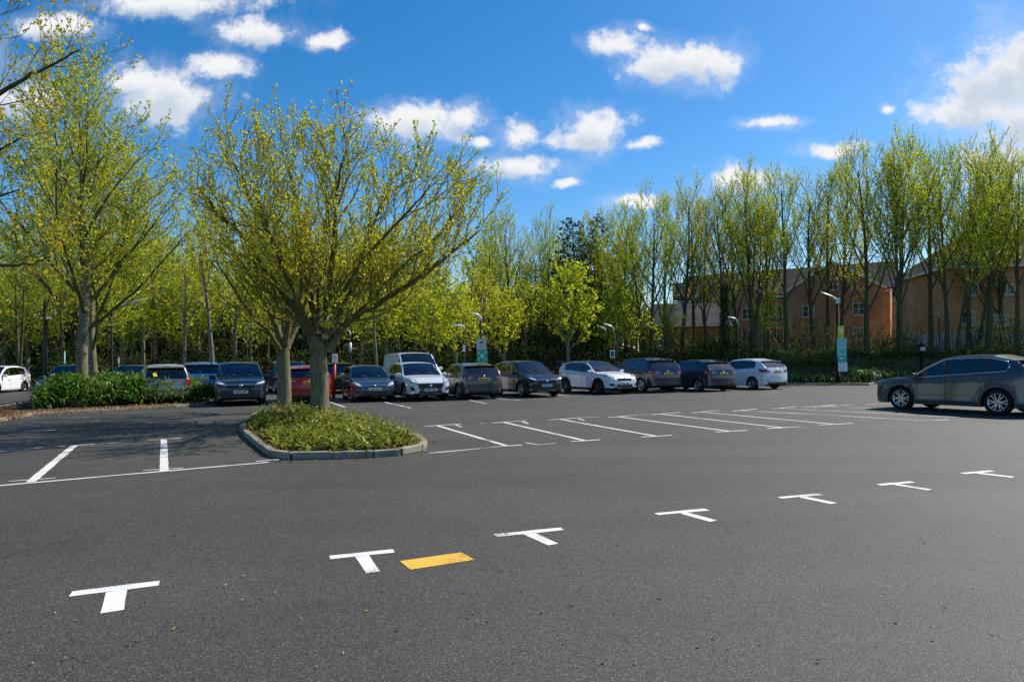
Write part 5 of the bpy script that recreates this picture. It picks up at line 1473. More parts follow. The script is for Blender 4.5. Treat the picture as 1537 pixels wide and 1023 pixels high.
class CarShape:
    def __init__(s, p):
        s.p = p; s.F = p['wb'] / 2 + p['fo']; s.B = s.F - p['L']
        F, B, H = s.F, s.B, p['H']; zn, zc = p['zn'], p['zc']
        s.xc = F - p['dc']; s.xrf = F - p['drf']; s.xre = B + p['re']; s.xtb = B + p['tb']
        top = [(F, zn - .10), (F - .03, zn - .045), (F - .08, zn), (F - .22, zn + (zc - zn) * .34), (F - .5, zn + (zc - zn) * .66), (s.xc + .25, zc - .045), (s.xc, zc)]
        w = s.xc - s.xrf
        top += [(s.xc - .5 * w, zc + (H - .05 - zc) * .56), (s.xrf, H - .055), (s.xrf - .25, H - .018), (s.xrf - .6, H), ((s.xrf + s.xre) / 2 - .3, H - .004), (s.xre + .35, H - .03 - p['drop'] * .5), (s.xre, H - .055 - p['drop'])]
        top += [((s.xre + s.xtb) / 2, p['zt'] + (H - .055 - p['drop'] - p['zt']) * .56), (s.xtb, p['zt']), (B + .025, p['zt'] - .12), (B, p['zt'] - .26)]
        s.top = sorted(top)
        s.belt = [(B, p['belt1']), (s.xre, p['belt1']), (s.xc - .3, p['belt0'] + .01), (s.xc, p['belt0']), (F, p['belt0'] - .06)]
        s.r = p['R'] + .045
        s.ax = (p['wb'] / 2, -p['wb'] / 2)
    def zb(s, x, r=None, base=0.0):
        p = s.p; d = s.F - x; e = x - s.B
        z = p['gc'] + base
        if d < .2: z += .10 * (1 - d / .2) ** 2
        if e < .25: z += .13 * (1 - e / .25) ** 1.5
        r = s.r if r is None else r
        for a in s.ax:
            dx = abs(x - a)
            if dx <= r + 1e-6: z = max(z, p['R'] + math.sqrt(max(0, r * r - dx * dx)))
        return z
    def hw(s, x):
        d = s.F - x; e = x - s.B
        f = lerp_tab([(0, .72), (.03, .80), (.08, .87), (.18, .93), (.35, .972), (.7, 1.0)], d)
        g = lerp_tab([(0, .80), (.03, .87), (.08, .925), (.2, .972), (.5, 1.0)], e) if s.p.get('kind') != 'van' else lerp_tab([(0, .92), (.05, .97), (.15, 1.0)], e)
        return s.p['W'] / 2 * min(f, g)
    def section(s, x):
        p = s.p; w = s.hw(x)
        z1 = s.zb(x); z2 = max(s.zb(x, s.r + .075), z1 + .05) if True else 0
        zt = lerp_tab(s.top, x); bl = min(lerp_tab(s.belt, x), zt - .07)
        z2 = max(z2, p['gc'] + p.get('sill', .12)); z2 = min(z2, bl - .06)
        if z1 > z2 - .01: z1 = z2 - .01
        g = zt - bl
        gl = min(1, g / .35)
        tum = p['tumble']
        def yy(z): return w * .945 - tum * max(0, z - bl) * (.35 + .65 * gl)
        z6 = bl + .015 * gl; z7 = zt - min(.075, .38 * g); z8 = zt - min(.035, .2 * g)
        y7 = yy(z7); y8 = yy(z8) - .012 * gl; y9 = y8 - (.055 * gl + .05 * (1 - gl)); z9 = zt - .006
        flare = 0
        for a in s.ax:
            dx = abs(x - a)
            if dx < s.r + .08: flare = .012
        cr = .035 if g > .2 else .02
        prof = [(p['gc'] - .05, .962), (p['gc'] + .13, .998), (p['gc'] + .27, .982), (p['gc'] + .27 + (bl - p['gc'] - .27) * .62, 1.0), (bl - .012, .966), (bl + .1, .95)]
        def yp(z): return w * lerp_tab(prof, z)
        if z2 > bl - .06: z2 = bl - .06
        z1 = min(z1, z2 - .012)
        za = max(z2 + .012, p['gc'] + .27); zb_ = max(za + .012, min(prof[3][0], bl - .03))
        return [(0, z1 + .03), (w * .80, z1 + .005), (yp(z1) + flare, z1), (yp(z2) + flare, z2), (yp(za) + flare * .4, za), (yp(zb_), zb_),
                (w * .966, bl - .012), (w * .945, z6), (y7, z7), (y8, z8), (y9, z9), (y9 * .55, zt + cr * .72), (0, zt + cr)]
    def stations(s):
        p = s.p; xs = [a for a, _ in s.top]
        for a in s.ax:
            for k in (0, .3, .55, .76, .9, .97, 1.0): xs += [a + s.r * k, a - s.r * k]
            xs += [a + s.r + .003, a - s.r - .003, a + s.r + .075, a - s.r - .075]
        xs += [s.xgs, s.xge] + s.xb + s.xq + [s.xd0, s.xd1]
        xs += [s.F - k for k in (.12, .35, .8)] + [s.B + k for k in (.02, .07, .15, .25)]
        xs += [s.B + .12 * k for k in range(1, 60)]
        xs = sorted(x for x in xs if s.B <= x <= s.F)
        out = []
        for x in xs:
            if not out or x - out[-1] > .0025: out.append(x)
        return out

def build_wheel(parent, x, y, R, side, rimmat, spokes=5, width=.22, sc=1.0):
    w = empty('wheel', (x, y, R), 0, parent)
    mb = MB(); hw = width / 2
    prof = [(R * .66, -hw * .8), (R * .78, -hw), (R * .93, -hw * .95), (R * .99, -hw * .7), (R, -hw * .3), (R, hw * .3), (R * .99, hw * .7), (R * .93, hw * .95), (R * .78, hw), (R * .66, hw * .8)]
    mb.lathe(prof, (0, 0, 0), 'y', 28, 0); mb.build('tyre', M['tyre'], w)
    mb = MB(); yo = side * hw
    # dark barrel
    mb.lathe([(0.001, yo * .35), (R * .64, yo * .35), (R * .66, yo * .5)], (0, 0, 0), 'y', 28, 1)
    mb.lathe([(R * .605, yo * .72), (R * .66, yo * .98), (R * .685, yo * .97), (R * .69, yo * .8)], (0, 0, 0), 'y', 28, 0)
    mb.lathe([(0.001, yo * .92), (R * .11, yo * .90), (R * .16, yo * .80), (R * .16, yo * .4)], (0, 0, 0), 'y', 16, 0)
    for k in range(spokes):
        for dd in (-.13, .13):
            a = 2 * PI * k / spokes + dd; a2 = a + dd * .55
            c1, s1, c2, s2 = math.cos(a), math.sin(a), math.cos(a2), math.sin(a2)
            r0, r1 = R * .12, R * .64; wd0, wd1 = R * .042, R * .036
            def pt(r_, c, s_, o, yv): return (r_ * c - o * s_, yv, r_ * s_ + o * c)
            ya, yb2, yc = yo * .84, yo * .88, yo * .5
            v = [pt(r0, c1, s1, -wd0, ya), pt(r0, c1, s1, wd0, ya), pt(r1, c2, s2, wd1, yb2), pt(r1, c2, s2, -wd1, yb2),
                 pt(r0, c1, s1, -wd0, yc), pt(r0, c1, s1, wd0, yc), pt(r1, c2, s2, wd1, yc), pt(r1, c2, s2, -wd1, yc)]
            mb.add(v, [(0, 1, 2, 3), (0, 3, 7, 4), (1, 5, 6, 2), (3, 2, 6, 7), (0, 4, 5, 1)], 0)
    mb.build('rim', [rimmat, M['under']], w)
    return w

def make_car(kind, paint_key, label, front=None, rear=None, axle_px=None, end='front', head=(.43, -.90), scale=1.0, cat='car', name='parked_car', group=None, **kw):
    """axle_px: pixel of the ground point midway between the wheels of the end that faces us"""
    p = dict(BASE[kind]); p['kind'] = kind; p['drop'] = .05 if kind != 'van' else .01; p.update(kw)
    s = CarShape(p); W = p['W']; F, B = s.F, s.B
    s.xd0 = s.ax[0] - s.r - .10                         # leading edge of the front door
    s.xb = [ -.02 + p.get('bshift', 0), .07 + p.get('bshift', 0)]
    s.xd1 = s.ax[1] + (.16 if kind != 'van' else 1.2)
    s.xgs = s.xc - .16
    s.xge = s.xre + (.22 if kind != 'van' else 2.9)
    s.xq = [s.xd1 - .01, s.xd1 + .05] if s.xge < s.xd1 - .1 else []
    xs = s.stations(); secs = [s.section(x) for x in xs]
    hd = Vector((head[0], head[1], 0)).normalized(); rz = math.atan2(hd.y, hd.x)
    q = axle_px if isinstance(axle_px, Vector) else G(*axle_px)
    off = (s.ax[0] if end == 'front' else s.ax[1]) * scale
    loc = q - hd * off
    root = empty(name, (loc.x, loc.y, 0), rz); root.scale = (scale,) * 3
    tag(root, label, cat, group)
    pm = PAINT[paint_key]
    trim = M['black_plastic'] if p.get('cladding') else pm
    # ---- classify the skin
    reg = {}
    allv, allf = [], []
    def put(key, quad):
        mbx = reg.setdefault(key, (MB(), {}))
        mb_, ix = mbx; f = []
        for v in quad:
            k = (round(v[0], 4), round(v[1], 4), round(v[2], 4))
            if k not in ix: ix[k] = len(mb_.v); mb_.v.append(v)
            f.append(ix[k])
        ff = []
        for i in f:
            if i not in ff: ff.append(i)
        if len(ff) < 3: return
        mb_.f.append(tuple(ff)); mb_.m.append(0); mb_.s.append(True)
        o = len(allv); allv.extend([v for v in quad]); allf.append((o, o + 1, o + 2, o + 3))
    blackroof = p.get('roof')
    for i in range(len(xs) - 1):
        xm = (xs[i] + xs[i + 1]) / 2; a, b = secs[i], secs[i + 1]
        for j in range(12):
            for sd in (1, -1):
                S_n = 'l' if sd > 0 else 'r'
                key = 'body'
                if j == 0: key = 'under'
                elif j == 1: key = 'under'
                elif j == 2: key = 'trim'
                elif 3 <= j <= 6:
                    if s.xb[0] + .045 <= xm < s.xd0: key = 'doorf' + S_n
                    elif s.xd1 < xm < s.xb[0] + .045 and kind != 'van': key = 'doorr' + S_n
                if j == 7 and s.xge < xm < s.xgs:
                    if s.xb[0] < xm < s.xb[1] or (s.xq and s.xq[0] < xm < s.xq[1]): key = 'pillar' + ('b' if xm > s.xb[0] else 'q') + S_n
                    elif xm > s.xb[1]: key = 'glassf' + S_n
                    elif kind == 'van': key = 'body'
                    elif s.xq and xm < s.xq[0]: key = 'quarter' + S_n
                    else: key = 'glassr' + S_n
                if j >= 10:
                    if s.xrf < xm < s.xc: key = 'windscreen'
                    elif s.xtb < xm < s.xre: key = 'rear_window' if kind != 'van' or True else 'body'
                    elif s.xre <= xm <= s.xrf: key = 'roof'
                    elif xm > s.xc: key = 'bonnet'
                if j == 9 and s.xre <= xm <= s.xrf and blackroof: key = 'roof'
                qd = [(xs[i], sd * a[j][0], a[j][1]), (xs[i + 1], sd * b[j][0], b[j][1]), (xs[i + 1], sd * b[j + 1][0], b[j + 1][1]), (xs[i], sd * a[j + 1][0], a[j + 1][1])]
                if sd > 0: qd.reverse()
                put(key, qd)
    for sec, x, fl in ((secs[-1], xs[-1], 1), (secs[0], xs[0], -1)):
        for j in range(1, 12):
            qd = [(x, sec[j][0], sec[j][1]), (x, sec[j + 1][0], sec[j + 1][1]), (x, -sec[j + 1][0], sec[j + 1][1]), (x, -sec[j][0], sec[j][1])]
            if fl < 0: qd.reverse()
            put('trim' if j <= 2 else 'body', qd)
    bvh = BVHTree.FromPolygons([Vector(v) for v in allv], allf)
    def mk(key, nm, mats, parent=root, sharp=38, extra=None):
        if key not in reg: return None
        mb_ = reg[key][0]
        if extra: extra(mb_)
        return mb_.build(nm, mats, parent, sharp)
    vol = sum(Vector(allv[f_[0]]).dot((Vector(allv[f_[1]]) - Vector(allv[f_[0]])).cross(Vector(allv[f_[2]]) - Vector(allv[f_[0]]))) for f_ in allf)
    if vol < 0:
        for k_ in reg: reg[k_][0].f = [tuple(reversed(f_)) for f_ in reg[k_][0].f]
    body = mk('body', 'body', pm)
    mk('under', 'underbody', M['under']); mk('trim', 'sill_trim', trim)
    mk('bonnet', 'bonnet', pm)
    mk('roof', 'roof', PAINT[blackroof] if blackroof else pm)
    mk('windscreen', 'windscreen', M['glass']); mk('rear_window', 'rear_window', M['glass_dark']); [mk('pillar' + k_, 'window_pillar', M['black_plastic']) for k_ in ('bl', 'br', 'ql', 'qr')]
    def seam(mb_, x, sd, j0=3, j1=7):
        sec = s.section(x); o = len(mb_.v); w = .006
        for j in range(j0, j1 + 1):
            y, z = sec[j]
            mb_.v += [(x - w, sd * (y + .0025), z), (x + w, sd * (y + .0025), z)]
        for k in range(j1 - j0):
            a_ = o + 2 * k; mb_.f.append((a_, a_ + 1, a_ + 3, a_ + 2)); mb_.m.append(1); mb_.s.append(False)
    def handle(door, x, sd):
        sec = s.section(x); y, z = sec[5]
        mb_ = MB(); mb_.box((x, sd * (y + .012), z + .01), (.20, .035, .032), 0, 0, .01); mb_.build('handle', M['chrome'] if p.get('chrome_handle') else pm, door)
    for sd, n_ in ((1, 'l'), (-1, 'r')):
        d = mk('doorf' + n_, 'door', [pm, M['under']], extra=lambda mb_, sd=sd: (seam(mb_, s.xd0, sd), seam(mb_, s.xb[0] + .045, sd)))
        mk('glassf' + n_, 'window', M['glass'], d); handle(d, s.xb[0] + .22, sd)
        if 'doorr' + n_ in reg:
            d2 = mk('doorr' + n_, 'door', [pm, M['under']], extra=lambda mb_, sd=sd: seam(mb_, s.xd1, sd))
            mk('glassr' + n_, 'window', M['glass_dark'], d2); handle(d2, s.xd1 + .20, sd)
        else: mk('glassr' + n_, 'side_window', M['glass'])
        mk('quarter' + n_, 'quarter_window', M['glass_dark'])
        # mirror
        sec = s.section(s.xgs - .02); y, z = sec[6]
        mb_ = MB(); mb_.box((s.xgs - .02, sd * (y + .12), z + .075), (.12, .24, .16), 0, sd * .15, .05); mb_.box((s.xgs - .02, sd * (y + .03), z + .03), (.05, .10, .03), 1)
        mb_.box((s.xgs - .075, sd * (y + .12), z + .075), (.008, .16, .10), 2, sd * .15)
        mb_.build('wing_mirror', [pm if not p.get('black_mirror') else M['black_plastic'], M['black_plastic'], M['glass']], root)
    # ---- cabin
    fl = p['gc'] + .12; xs_f = s.xb[0] + .05; sh = p['belt0'] - .38
    for sd in (1, -1):
        mb_ = MB(); mb_.box((xs_f + .28, sd * .36, sh - .02), (.50, .48, .20), 0, 0, .06)
        mb_.box((xs_f - .02, sd * .36, sh + .32), (.16, .46, .62), 0, 0, .06); mb_.box((xs_f - .05, sd * .36, sh + .72), (.10, .26, .18), 0, 0, .05)
        mb_.build('seat', M['seat'], root)
    if kind != 'van':
        mb_ = MB(); xr_ = xs_f - .88; mb_.box((xr_ + .25, 0, sh), (.5, 1.25, .2), 0, 0, .06); mb_.box((xr_ - .05, 0, sh + .30), (.16, 1.25, .58), 0, 0, .06)
        for y_ in (-.38, .38): mb_.box((xr_ - .07, y_, sh + .62), (.10, .26, .16), 0, 0, .05)
        mb_.build('rear_seat', M['seat'], root)
    mb_ = MB(); mb_.box((s.xc - .12, 0, p['belt0'] - .12), (.42, W * .80, .20), 0, 0, .05); mb_.build('dashboard', M['black_plastic'], root)
    mb_ = MB(); rg_ = [Vector((s.xc - .42 + .06 * math.sin(k * PI / 8), -.36 + .18 * math.cos(k * PI / 8), p['belt0'] - .06 + .17 * math.sin(k * PI / 8))) for k in range(17)]
    mb_.tube(rg_, [.016] * 17, 5, 0); mb_.build('steering_wheel', M['black_plastic'], root)
    # ---- pieces laid on the skin
    def onskin(nm, c4, direction, mat, offs=.006, n=7, m_=4, parent=root, thick=.03):
        """c4: four corners (a,b); direction 'front','rear','left','right'"""
        mb_ = MB(); vv = []
        for iu in range(n + 1):
            for iv_ in range(m_ + 1):
                u_, v_ = iu / n, iv_ / m_
                a_ = (c4[0][0] * (1 - u_) + c4[1][0] * u_) * (1 - v_) + (c4[3][0] * (1 - u_) + c4[2][0] * u_) * v_
                b_ = (c4[0][1] * (1 - u_) + c4[1][1] * u_) * (1 - v_) + (c4[3][1] * (1 - u_) + c4[2][1] * u_) * v_
                if direction == 'front': o_, dv = Vector((F + 2, a_, b_)), Vector((-1, 0, 0))
                elif direction == 'rear': o_, dv = Vector((B - 2, a_, b_)), Vector((1, 0, 0))
                else:
                    sg = 1 if direction == 'left' else -1
                    o_, dv = Vector((a_, sg * 3, b_)), Vector((0, -sg, 0))
                h_ = bvh.ray_cast(o_, dv)
                loc_ = h_[0] if h_[0] is not None else bvh.find_nearest(o_ + dv * (2 if direction in ('front', 'rear') else 2.2))[0]
                nrm = h_[1] if h_[0] is not None else -dv
                if nrm.dot(dv) > 0: nrm = -nrm
                nn = (nrm - dv * .6).normalized()
                vv.append(loc_ + nn * offs)
        idx = lambda a_, b_: a_ * (m_ + 1) + b_
        fs = [(idx(a_, b_), idx(a_ + 1, b_), idx(a_ + 1, b_ + 1), idx(a_, b_ + 1)) for a_ in range(n) for b_ in range(m_)]
        rim = [idx(a_, 0) for a_ in range(n)] + [idx(n, b_) for b_ in range(m_)] + [idx(a_, m_) for a_ in range(n, 0, -1)] + [idx(0, b_) for b_ in range(m_, 0, -1)]
        k0 = len(vv); dv = {'front': Vector((-1, 0, 0)), 'rear': Vector((1, 0, 0)), 'left': Vector((0, -1, 0)), 'right': Vector((0, 1, 0))}[direction]
        vv += [vv[i_] + dv * thick for i_ in rim]
        L_r = len(rim)
        fs += [(rim[i_], rim[(i_ + 1) % L_r], k0 + (i_ + 1) % L_r, k0 + i_) for i_ in range(L_r)]
        mb_.add(vv, fs, 0, True)
        return mb_.build(nm, mat, parent, 35)
    onskin.__doc__ = None
    w2 = W / 2; zn, zc, gc, zt = p['zn'], p['zc'], p['gc'], p['zt']
    seen_front = end == 'front'
    # front
    hl = p.get('hl', [(.50, zn - .16), (.93, zn - .02), (.95, zn + .10), (.52, zn - .055)])
    for sd in (1, -1):
        c4 = [(sd * a_ * w2, b_) for a_, b_ in hl]
        h_ = onskin('headlight', c4, 'front', M['lamp_clear'], .010)
        cx_ = sum(a_ for a_, _ in hl) / 4; cz_ = sum(b_ for _, b_ in hl) / 4
        onskin('lamp_lens', [(sd * (cx_ + (a_ - cx_) * .62) * w2, cz_ + (b_ - cz_) * .62) for a_, b_ in hl], 'front', M['lamp_white'], .016, 5, 3, h_, .012)
        fg_ = p.get('fog', [(.62, gc + .20), (.86, gc + .20), (.88, gc + .34), (.68, gc + .30)])
        onskin('fog_surround', [(sd * a_ * w2, b_) for a_, b_ in fg_], 'front', M['black_plastic'], .006, 5, 3)
    gr = p.get('grille', [(-.46, zn - .26), (.46, zn - .26), (.50, zn - .06), (-.50, zn - .06)])
    g_ = onskin('grille', [(a_ * w2, b_) for a_, b_ in gr], 'front', M['black_plastic'], .012)
    gx_ = (gr[0][0] + gr[1][0]) / 2
    if p.get('grille_bar', True):
        zb1 = gr[3][1] - .012
        onskin('chrome_bar', [(gr[3][0] * w2, zb1 - .03), (gr[2][0] * w2, zb1 - .03), (gr[2][0] * w2, zb1 + .01), (gr[3][0] * w2, zb1 + .01)], 'front', M['chrome'], .018, 7, 1, g_, .012)
    zc_ = (gr[0][1] + gr[2][1]) / 2 + .03
    x_f = bvh.ray_cast(Vector((F + 2, .02, zc_)), Vector((-1, 0, 0)))[0].x
    mb_ = MB(); mb_.lathe([(.0, .034), (.05, .034), (.06, .026), (.06, .0)], (x_f, 0, zc_), 'x', 16, 0); mb_.build('emblem', M['chrome'], g_)
    lg = p.get('lower', [(-.56, gc + .12), (.56, gc + .12), (.50, gc + .27), (-.50, gc + .27)])
    onskin('lower_grille', [(a_ * w2, b_) for a_, b_ in lg], 'front', M['black_plastic'], .008)
    if p.get('skid'):
        onskin('skid_plate', [(-.5 * w2, gc + .085), (.5 * w2, gc + .085), (.45 * w2, gc + .135), (-.45 * w2, gc + .135)], 'front', M['alloy'], .014, 5, 1)
    def plate(x_, z_, mat_, sgn):
        mb_ = MB(); mb_.box((x_, 0, z_), (.022, .52, .112), 0, 0, .006)
        fx = x_ + sgn * .0125; yy_ = -.20
        for k in range(7):
            if k == 4: yy_ += .035
            mb_.box((fx, yy_ + .024, z_), (.004, .034, .068), 1)
            mb_.box((fx + sgn * .002, yy_ + .024, z_ + (.012 if (k + len(label)) % 2 else -.012)), (.004, .014, .024), 0)
            yy_ += .053
        mb_.build('number_plate', [M[mat_], M['plate_ink']], root)
    pz = p.get('fplate', gc + .33)
    hx = max(bvh.ray_cast(Vector((F + 2, yv, pz)), Vector((-1, 0, 0)))[0].x for yv in (0.02, .2))
    plate(hx + .022, pz, 'plate_w', 1)
    # wipers and cowl
    mb_ = MB()
    for y_ in (.45, -.15):
        a_ = bvh.ray_cast(Vector((s.xc - .03, y_, 3)), Vector((0, 0, -1)))[0]; c_ = bvh.ray_cast(Vector((s.xc - .16, y_ - .48, 3)), Vector((0, 0, -1)))[0]
        mb_ = MB()
        if a_ and c_: mb_.tube([a_ + Vector((0, 0, .02)), (a_ + c_) / 2 + Vector((0, 0, .03)), c_ + Vector((0, 0, .02))], [.010, .009, .007], 5, 0)
        if mb_.v: mb_.build('wiper', M['black_plastic'], root)
    # rear
    tl = p.get('tl', [(.50, zt - .24), (.97, zt - .26), (.97, zt - .08), (.50, zt - .10)])
    for sd in (1, -1):
        t1 = onskin('tail_light', [(sd * a_ * w2, b_) for a_, b_ in tl], 'rear', M['lamp_red'], .012)
        cz_ = (tl[0][1] + tl[2][1]) / 2
        onskin('lamp_strip', [(sd * .62 * w2, cz_ - .035), (sd * .80 * w2, cz_ - .035), (sd * .80 * w2, cz_ + .02), (sd * .62 * w2, cz_ + .02)], 'rear', M['lamp_clear'], .018, 4, 2, t1, .012)
        tw = p.get('tlw', .24)
        onskin('tail_light_wrap', [(B + .05, tl[1][1] + .02), (B + tw, tl[1][1] + .09), (B + tw, tl[2][1] - .015), (B + .05, tl[2][1])], 'left' if sd > 0 else 'right', M['lamp_red'], .010, 5, 3, t1)
        onskin('reflector', [(sd * .58 * w2, gc + .24), (sd * .86 * w2, gc + .24), (sd * .86 * w2, gc + .28), (sd * .58 * w2, gc + .28)], 'rear', M['lamp_red'], .008, 4, 1)
    onskin('rear_bumper_trim', [(-.72 * w2, gc + .08), (.72 * w2, gc + .08), (.80 * w2, gc + .21), (-.80 * w2, gc + .21)], 'rear', M['black_plastic'], .008)
    pz = p.get('rplate', zt - .22)
    hx = min(bvh.ray_cast(Vector((B - 2, yv, pz)), Vector((1, 0, 0)))[0].x for yv in (.02, .2))
    plate(hx - .022, pz, 'plate_y', -1)
    ez = min(zt - .085, pz + .13)
    hh = bvh.ray_cast(Vector((B - 2, .02, ez)), Vector((1, 0, 0)))[0]
    mb_ = MB(); mb_.lathe([(.0, -.03), (.045, -.03), (.055, -.02), (.055, .02)], (hh.x, 0, ez), 'x', 16, 0); mb_.build('rear_emblem', M['chrome'], root)
    if kind != 'van':
        ys = s.section(s.xre)[10][0]; zr = lerp_tab(s.top, s.xre)
        mb_ = MB(); mb_.add([(s.xre + .10, -ys, zr + .012), (s.xre + .10, ys, zr + .012), (s.xre - .13, ys * .96, zr + .005), (s.xre - .13, -ys * .96, zr + .005),
                             (s.xre + .02, -ys, zr - .01), (s.xre + .02, ys, zr - .01), (s.xre - .13, ys * .96, zr - .018), (s.xre - .13, -ys * .96, zr - .018), (s.xre + .10, 0, zr + .045), (s.xre - .13, 0, zr + .035)],
                            [(0, 8, 9, 3), (8, 1, 2, 9), (4, 7, 6, 5), (3, 9, 2, 6, 7), (0, 3, 7, 4), (1, 5, 6, 2)], 0)
        sp_ = mb_.build('roof_spoiler', PAINT[blackroof] if blackroof else pm, root)
        mb_ = MB(); mb_.box((s.xre - .133, 0, zr + .008), (.012, .30, .018), 0, 0, .004); mb_.build('brake_lamp', M['lamp_red'], sp_)
        c_ = bvh.ray_cast(Vector((B - 2, 0.02, zt + .07)), Vector((1, 0, 0)))[0]
        mb_ = MB(); mb_.tube([c_ + Vector((-.02, 0, 0)), c_ + Vector((0.03, .12, .06)), c_ + Vector((.05, .30, .07))], [.011, .009, .007], 5, 0); mb_.build('rear_wiper', M['black_plastic'], root)
    if p.get('rails'):
        for sd in (1, -1):
            pts = []
            for k in range(9):
                x_ = s.xrf - .25 + (s.xre + .15 - s.xrf + .25) * k / 8; sec = s.section(x_)
                pts.append(Vector((x_, sd * (sec[9][0] - .02), sec[9][1] + (.05 if 0 < k < 8 else .0))))
            mb_ = MB(); mb_.tube(pts, [.016] * 9, 6, 0); mb_.build('roof_rail', M['alloy' if p['rails'] == 'alloy' else 'black_plastic'], root)
    if p.get('win_trim'):
        for sd in (1, -1):
            lo, hi = [], []
            ww = [x for x in xs if s.xge <= x <= s.xgs]
            for x_ in ww:
                sec = s.section(x_); lo.append(Vector((x_, sd * (sec[7][0] + .004), sec[7][1] - .004))); hi.append(Vector((x_, sd * (sec[8][0] + .006), sec[8][1] + .006)))
            loop = lo + [Vector((s.xgs + .05, lo[-1].y, lo[-1].z + .01))] + hi[::-1] + [Vector((s.xge - .06, (lo[0].y + hi[0].y) / 2, lo[0].z * .45 + hi[0].z * .55)), lo[0]]
            mb_ = MB(); mb_.tube(loop, [.016] * len(loop), 5, 0); mb_.build('window_trim', M['chrome'], root)
    rim = M[p.get('rim', 'alloy')]
    for a_ in s.ax:
        for sd in (1, -1):
            build_wheel(root, a_, sd * (w2 - .125), p['R'], sd, rim, p.get('spokes', 5))
    for fn in p.get('extras', []): fn(root, s, p, onskin, bvh)
    return root

def van_extras(root, s, p, onskin, bvh):
    H = p['H']
    mb_ = MB()
    for x_ in (s.xrf - .5, s.xrf - 1.5, s.xrf - 2.5):
        mb_.tube([Vector((x_, -.78, H + .0)), Vector((x_, -.76, H + .12)), Vector((x_, .76, H + .12)), Vector((x_, .78, H + .0))], [.02] * 4, 6, 0)
    for y_ in (-.74, .74): mb_.tube([Vector((s.xrf - .3, y_, H + .14)), Vector((s.xrf - 2.8, y_, H + .14))], [.02, .02], 6, 0)
    mb_.build('roof_rack', M['pole_black'], root)
    onskin('side_marking', [(s.xb[0] - .75, 1.0), (s.xb[0] - .55, 1.0), (s.xb[0] - .50, 1.32), (s.xb[0] - .62, 1.32)], 'right', M['lamp_red'], .006, 4, 4)
def sticker(root, s, p, onskin, bvh):
    z = p['zt'] + .20
    onskin('window_sticker', [(.30, z - .07), (.44, z - .09), (.47, z + .05), (.36, z + .08)], 'rear', M['sign_yellow'], .006, 3, 3, root, .004)

PG = 'cars parked in the car park'
HF = (.43, -.90); HR = (-.43, .90)
# the near row, from the shrub bed outwards
make_car('suv', 'navy', 'navy blue SUV facing the camera at the end of the shrub bed', axle_px=(361, 607.5), end='front', head=(.40, -.92), scale=1.02, group=PG, hl=[(.55, .78), (.93, .86), (.95, .97), (.60, .87)],
         grille=[(-.50, .68), (.50, .68), (.56, .84), (-.56, .84)], rails='black', rim='alloy_dark')
make_car('hatch', 'red', 'red hatchback parked nose-in between the two island trunks', axle_px=(461, 604.5), end='rear', head=HR, scale=1.0, group=PG, H=1.52, zt=1.04, belt1=1.05,
         tl=[(.66, .80), (.97, .78), (.97, 1.06), (.76, 1.06)], rplate=.86, win_trim=False)
make_car('hatch', 'slate_blue', 'dark blue-grey hatchback facing the camera beside the red post', axle_px=(558, 601.5), end='front', head=(.36, -.93), scale=1.0, group=PG, H=1.50, hl=[(.52, .60), (.92, .70), (.96, .86), (.66, .76)],
         grille=[(-.50, .60), (.50, .60), (.58, .70), (-.58, .70)], lower=[(-.62, .26), (.62, .26), (.55, .44), (-.55, .44)], fplate=.53)
make_car('cross', 'silver_white', 'pale silver-white crossover with a wide black grille, in front of the white van', axle_px=(638, 600.5), end='front', head=(.40, -.92), scale=1.04, group=PG, cladding=True, skid=True,
         hl=[(.58, .72), (.86, .76), (.90, .93), (.64, .88)], grille=[(-.50, .48), (.50, .48), (.62, .72), (-.62, .72)], fplate=.46, fog=[(.70, .42), (.88, .46), (.90, .62), (.74, .56)], grille_bar=False)
make_car('hatch', 'graphite', 'dark grey hatchback parked nose-in with yellow rear plate, next to the silver-white crossover', axle_px=(716, 598), end='rear', head=HR, scale=1.02, group=PG, H=1.52, zt=1.06, belt1=1.06,
         tl=[(.56, .84), (.97, .82), (.97, 1.02), (.60, .98)], rplate=.85, win_trim=False)
make_car('suv', 'black', 'glossy black crossover facing the camera with a white front plate', axle_px=(808, 595), end='front', head=(.42, -.91), scale=.98, group=PG, hl=[(.50, .74), (.94, .86), (.95, .96), (.56, .84)],
         grille=[(-.46, .62), (.46, .62), (.52, .82), (-.52, .82)], fplate=.55, cladding=True, skid=True)
make_car('cross', 'white', 'white crossover with black roof and dark wheels, facing out of the row', axle_px=(920, 590.5), end='front', head=(.52, -.85), scale=1.03, group=PG, roof='black', cladding=True, skid=True, rim='alloy_dark',
         hl=[(.60, .72), (.93, .84), (.95, .96), (.62, .84)], grille=[(-.44, .62), (.44, .62), (.48, .80), (-.48, .80)], fplate=.50)
make_car('suv', 'dark_blue', 'dark blue-grey SUV with roof rails, next after the white crossover', axle_px=(985, 588), end='rear', head=HR, scale=1.02, group=PG, rails='black', tl=[(.52, .88), (.97, .84), (.97, 1.06), (.55, 1.04)],
         rplate=.90, win_trim=False)
make_car('hatch', 'dark_blue', 'low dark blue hatchback parked nose-in between the blue-grey SUV and the white hatchback', axle_px=(1068, 586.5), end='rear', head=(-.46, .89), scale=1.05, group=PG, H=1.50, zt=1.02,
         tl=[(.50, .86), (.97, .82), (.97, 1.00), (.62, .96)], rplate=.84, tlw=.40)
make_car('hatch', 'white', 'white hatchback with red tail lights, last of the row before the sign lamp', axle_px=(1147, 583.5), end='rear', head=(-.50, .87), scale=1.05, group=PG, H=1.52, zt=1.08, belt1=1.08,
         tl=[(.56, .86), (.97, .84), (.97, 1.02), (.60, .98)], rplate=.88, tlw=.38)
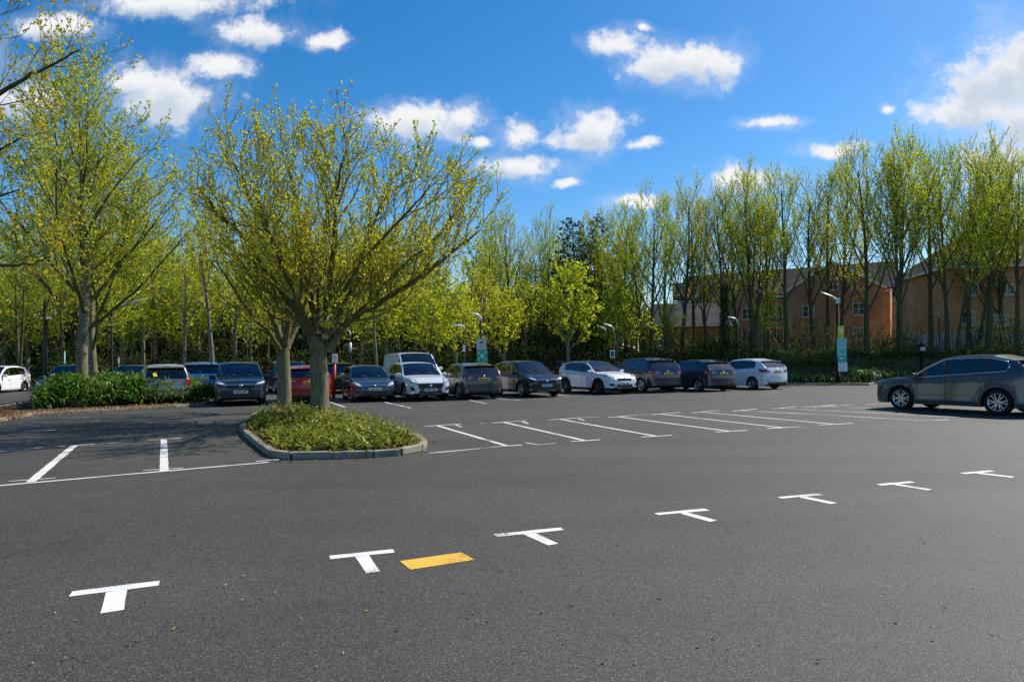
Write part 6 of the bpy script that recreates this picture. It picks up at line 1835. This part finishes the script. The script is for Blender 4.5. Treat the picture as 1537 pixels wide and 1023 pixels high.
# the large grey SUV on the right
fa, ra = G(1355, 614.5), G(1500, 623)
axis = (fa - ra); hdg = Vector((axis.x, axis.y, 0)).normalized(); lft = Vector((-hdg.y, hdg.x, 0))
mid_f = fa - lft * .80
make_car('suv', 'grey', 'dark grey SUV with chrome window line, alone beyond the bay lines', axle_px=mid_f, end='front', head=(hdg.x, hdg.y), scale=1.0, group=PG, wb=axis.length, L=axis.length + 1.83, H=1.655, cladding=False,
         win_trim=True, R=.365, spokes=6, zn=.85, zc=1.05, belt0=1.0, belt1=1.23, drop=.09, re=.50, tb=.06, drf=2.10, dc=1.18, tl=[(.50, .92), (.97, .88), (.97, 1.06), (.55, 1.04)], tlw=.42, sill=.14, rails=None, hl=[(.55, .82), (.94, .86), (.97, .98), (.60, .92)], chrome_handle=False)
# behind the shrub bed and in the second row
make_car('hatch', 'white', 'white car cut by the frame edge, facing the open lane', axle_px=G(2, 590.5) + Vector((-1.5, .3, 0)), end='front', head=(.12, -.99), scale=1.06, group=PG, H=1.55, zt=1.0, wb=2.55)
make_car('suv', 'dark_blue', 'dark blue car facing out behind the left end of the shrub bed', axle_px=at(95, 30.5), end='front', head=(.25, -.97), scale=1.0, group=PG)
make_car('hatch', 'navy', 'near-black blue car behind the shrub bed beside the long-armed lamp', axle_px=at(172, 31), end='front', head=(-.05, -1.0), scale=1.04, group=PG, H=1.56)
make_car('cross', 'silver', 'silver hatchback with a yellow sticker in its rear window', axle_px=at(249, 27.4), end='rear', head=(-.47, .88), scale=1.02, group=PG, H=1.60, zt=1.02, belt1=1.02, rplate=.86, tl=[(.70, .76), (.97, .76), (.97, 1.0), (.74, 1.0)], extras=[sticker])
make_car('suv', 'blue', 'bright blue SUV behind the birch-like trunk', axle_px=at(302, 32.5), end='rear', head=(-.45, .89), scale=1.04, group=PG)
make_car('cross', 'slate_blue', 'blue-grey car in the second row behind the red hatchback', axle_px=at(440, 36.5), end='front', head=(.45, -.89), scale=1.12, group=PG, rails='alloy')
make_car('suv', 'green', 'dark green car in the second row behind the red post', axle_px=at(508, 35.5), end='rear', head=(-.40, .92), scale=1.0, group=PG, roof='black', rails='black')
make_car('van', 'white', 'white panel van with a roof rack behind the silver-white crossover', axle_px=at(630, 34.5), end='front', head=(.40, -.92), scale=1.06, cat='van', name='panel_van', bshift=.95, extras=[van_extras], sill=.12, grille=[(-.5, .62), (.5, .62), (.55, .84), (-.55, .84)])
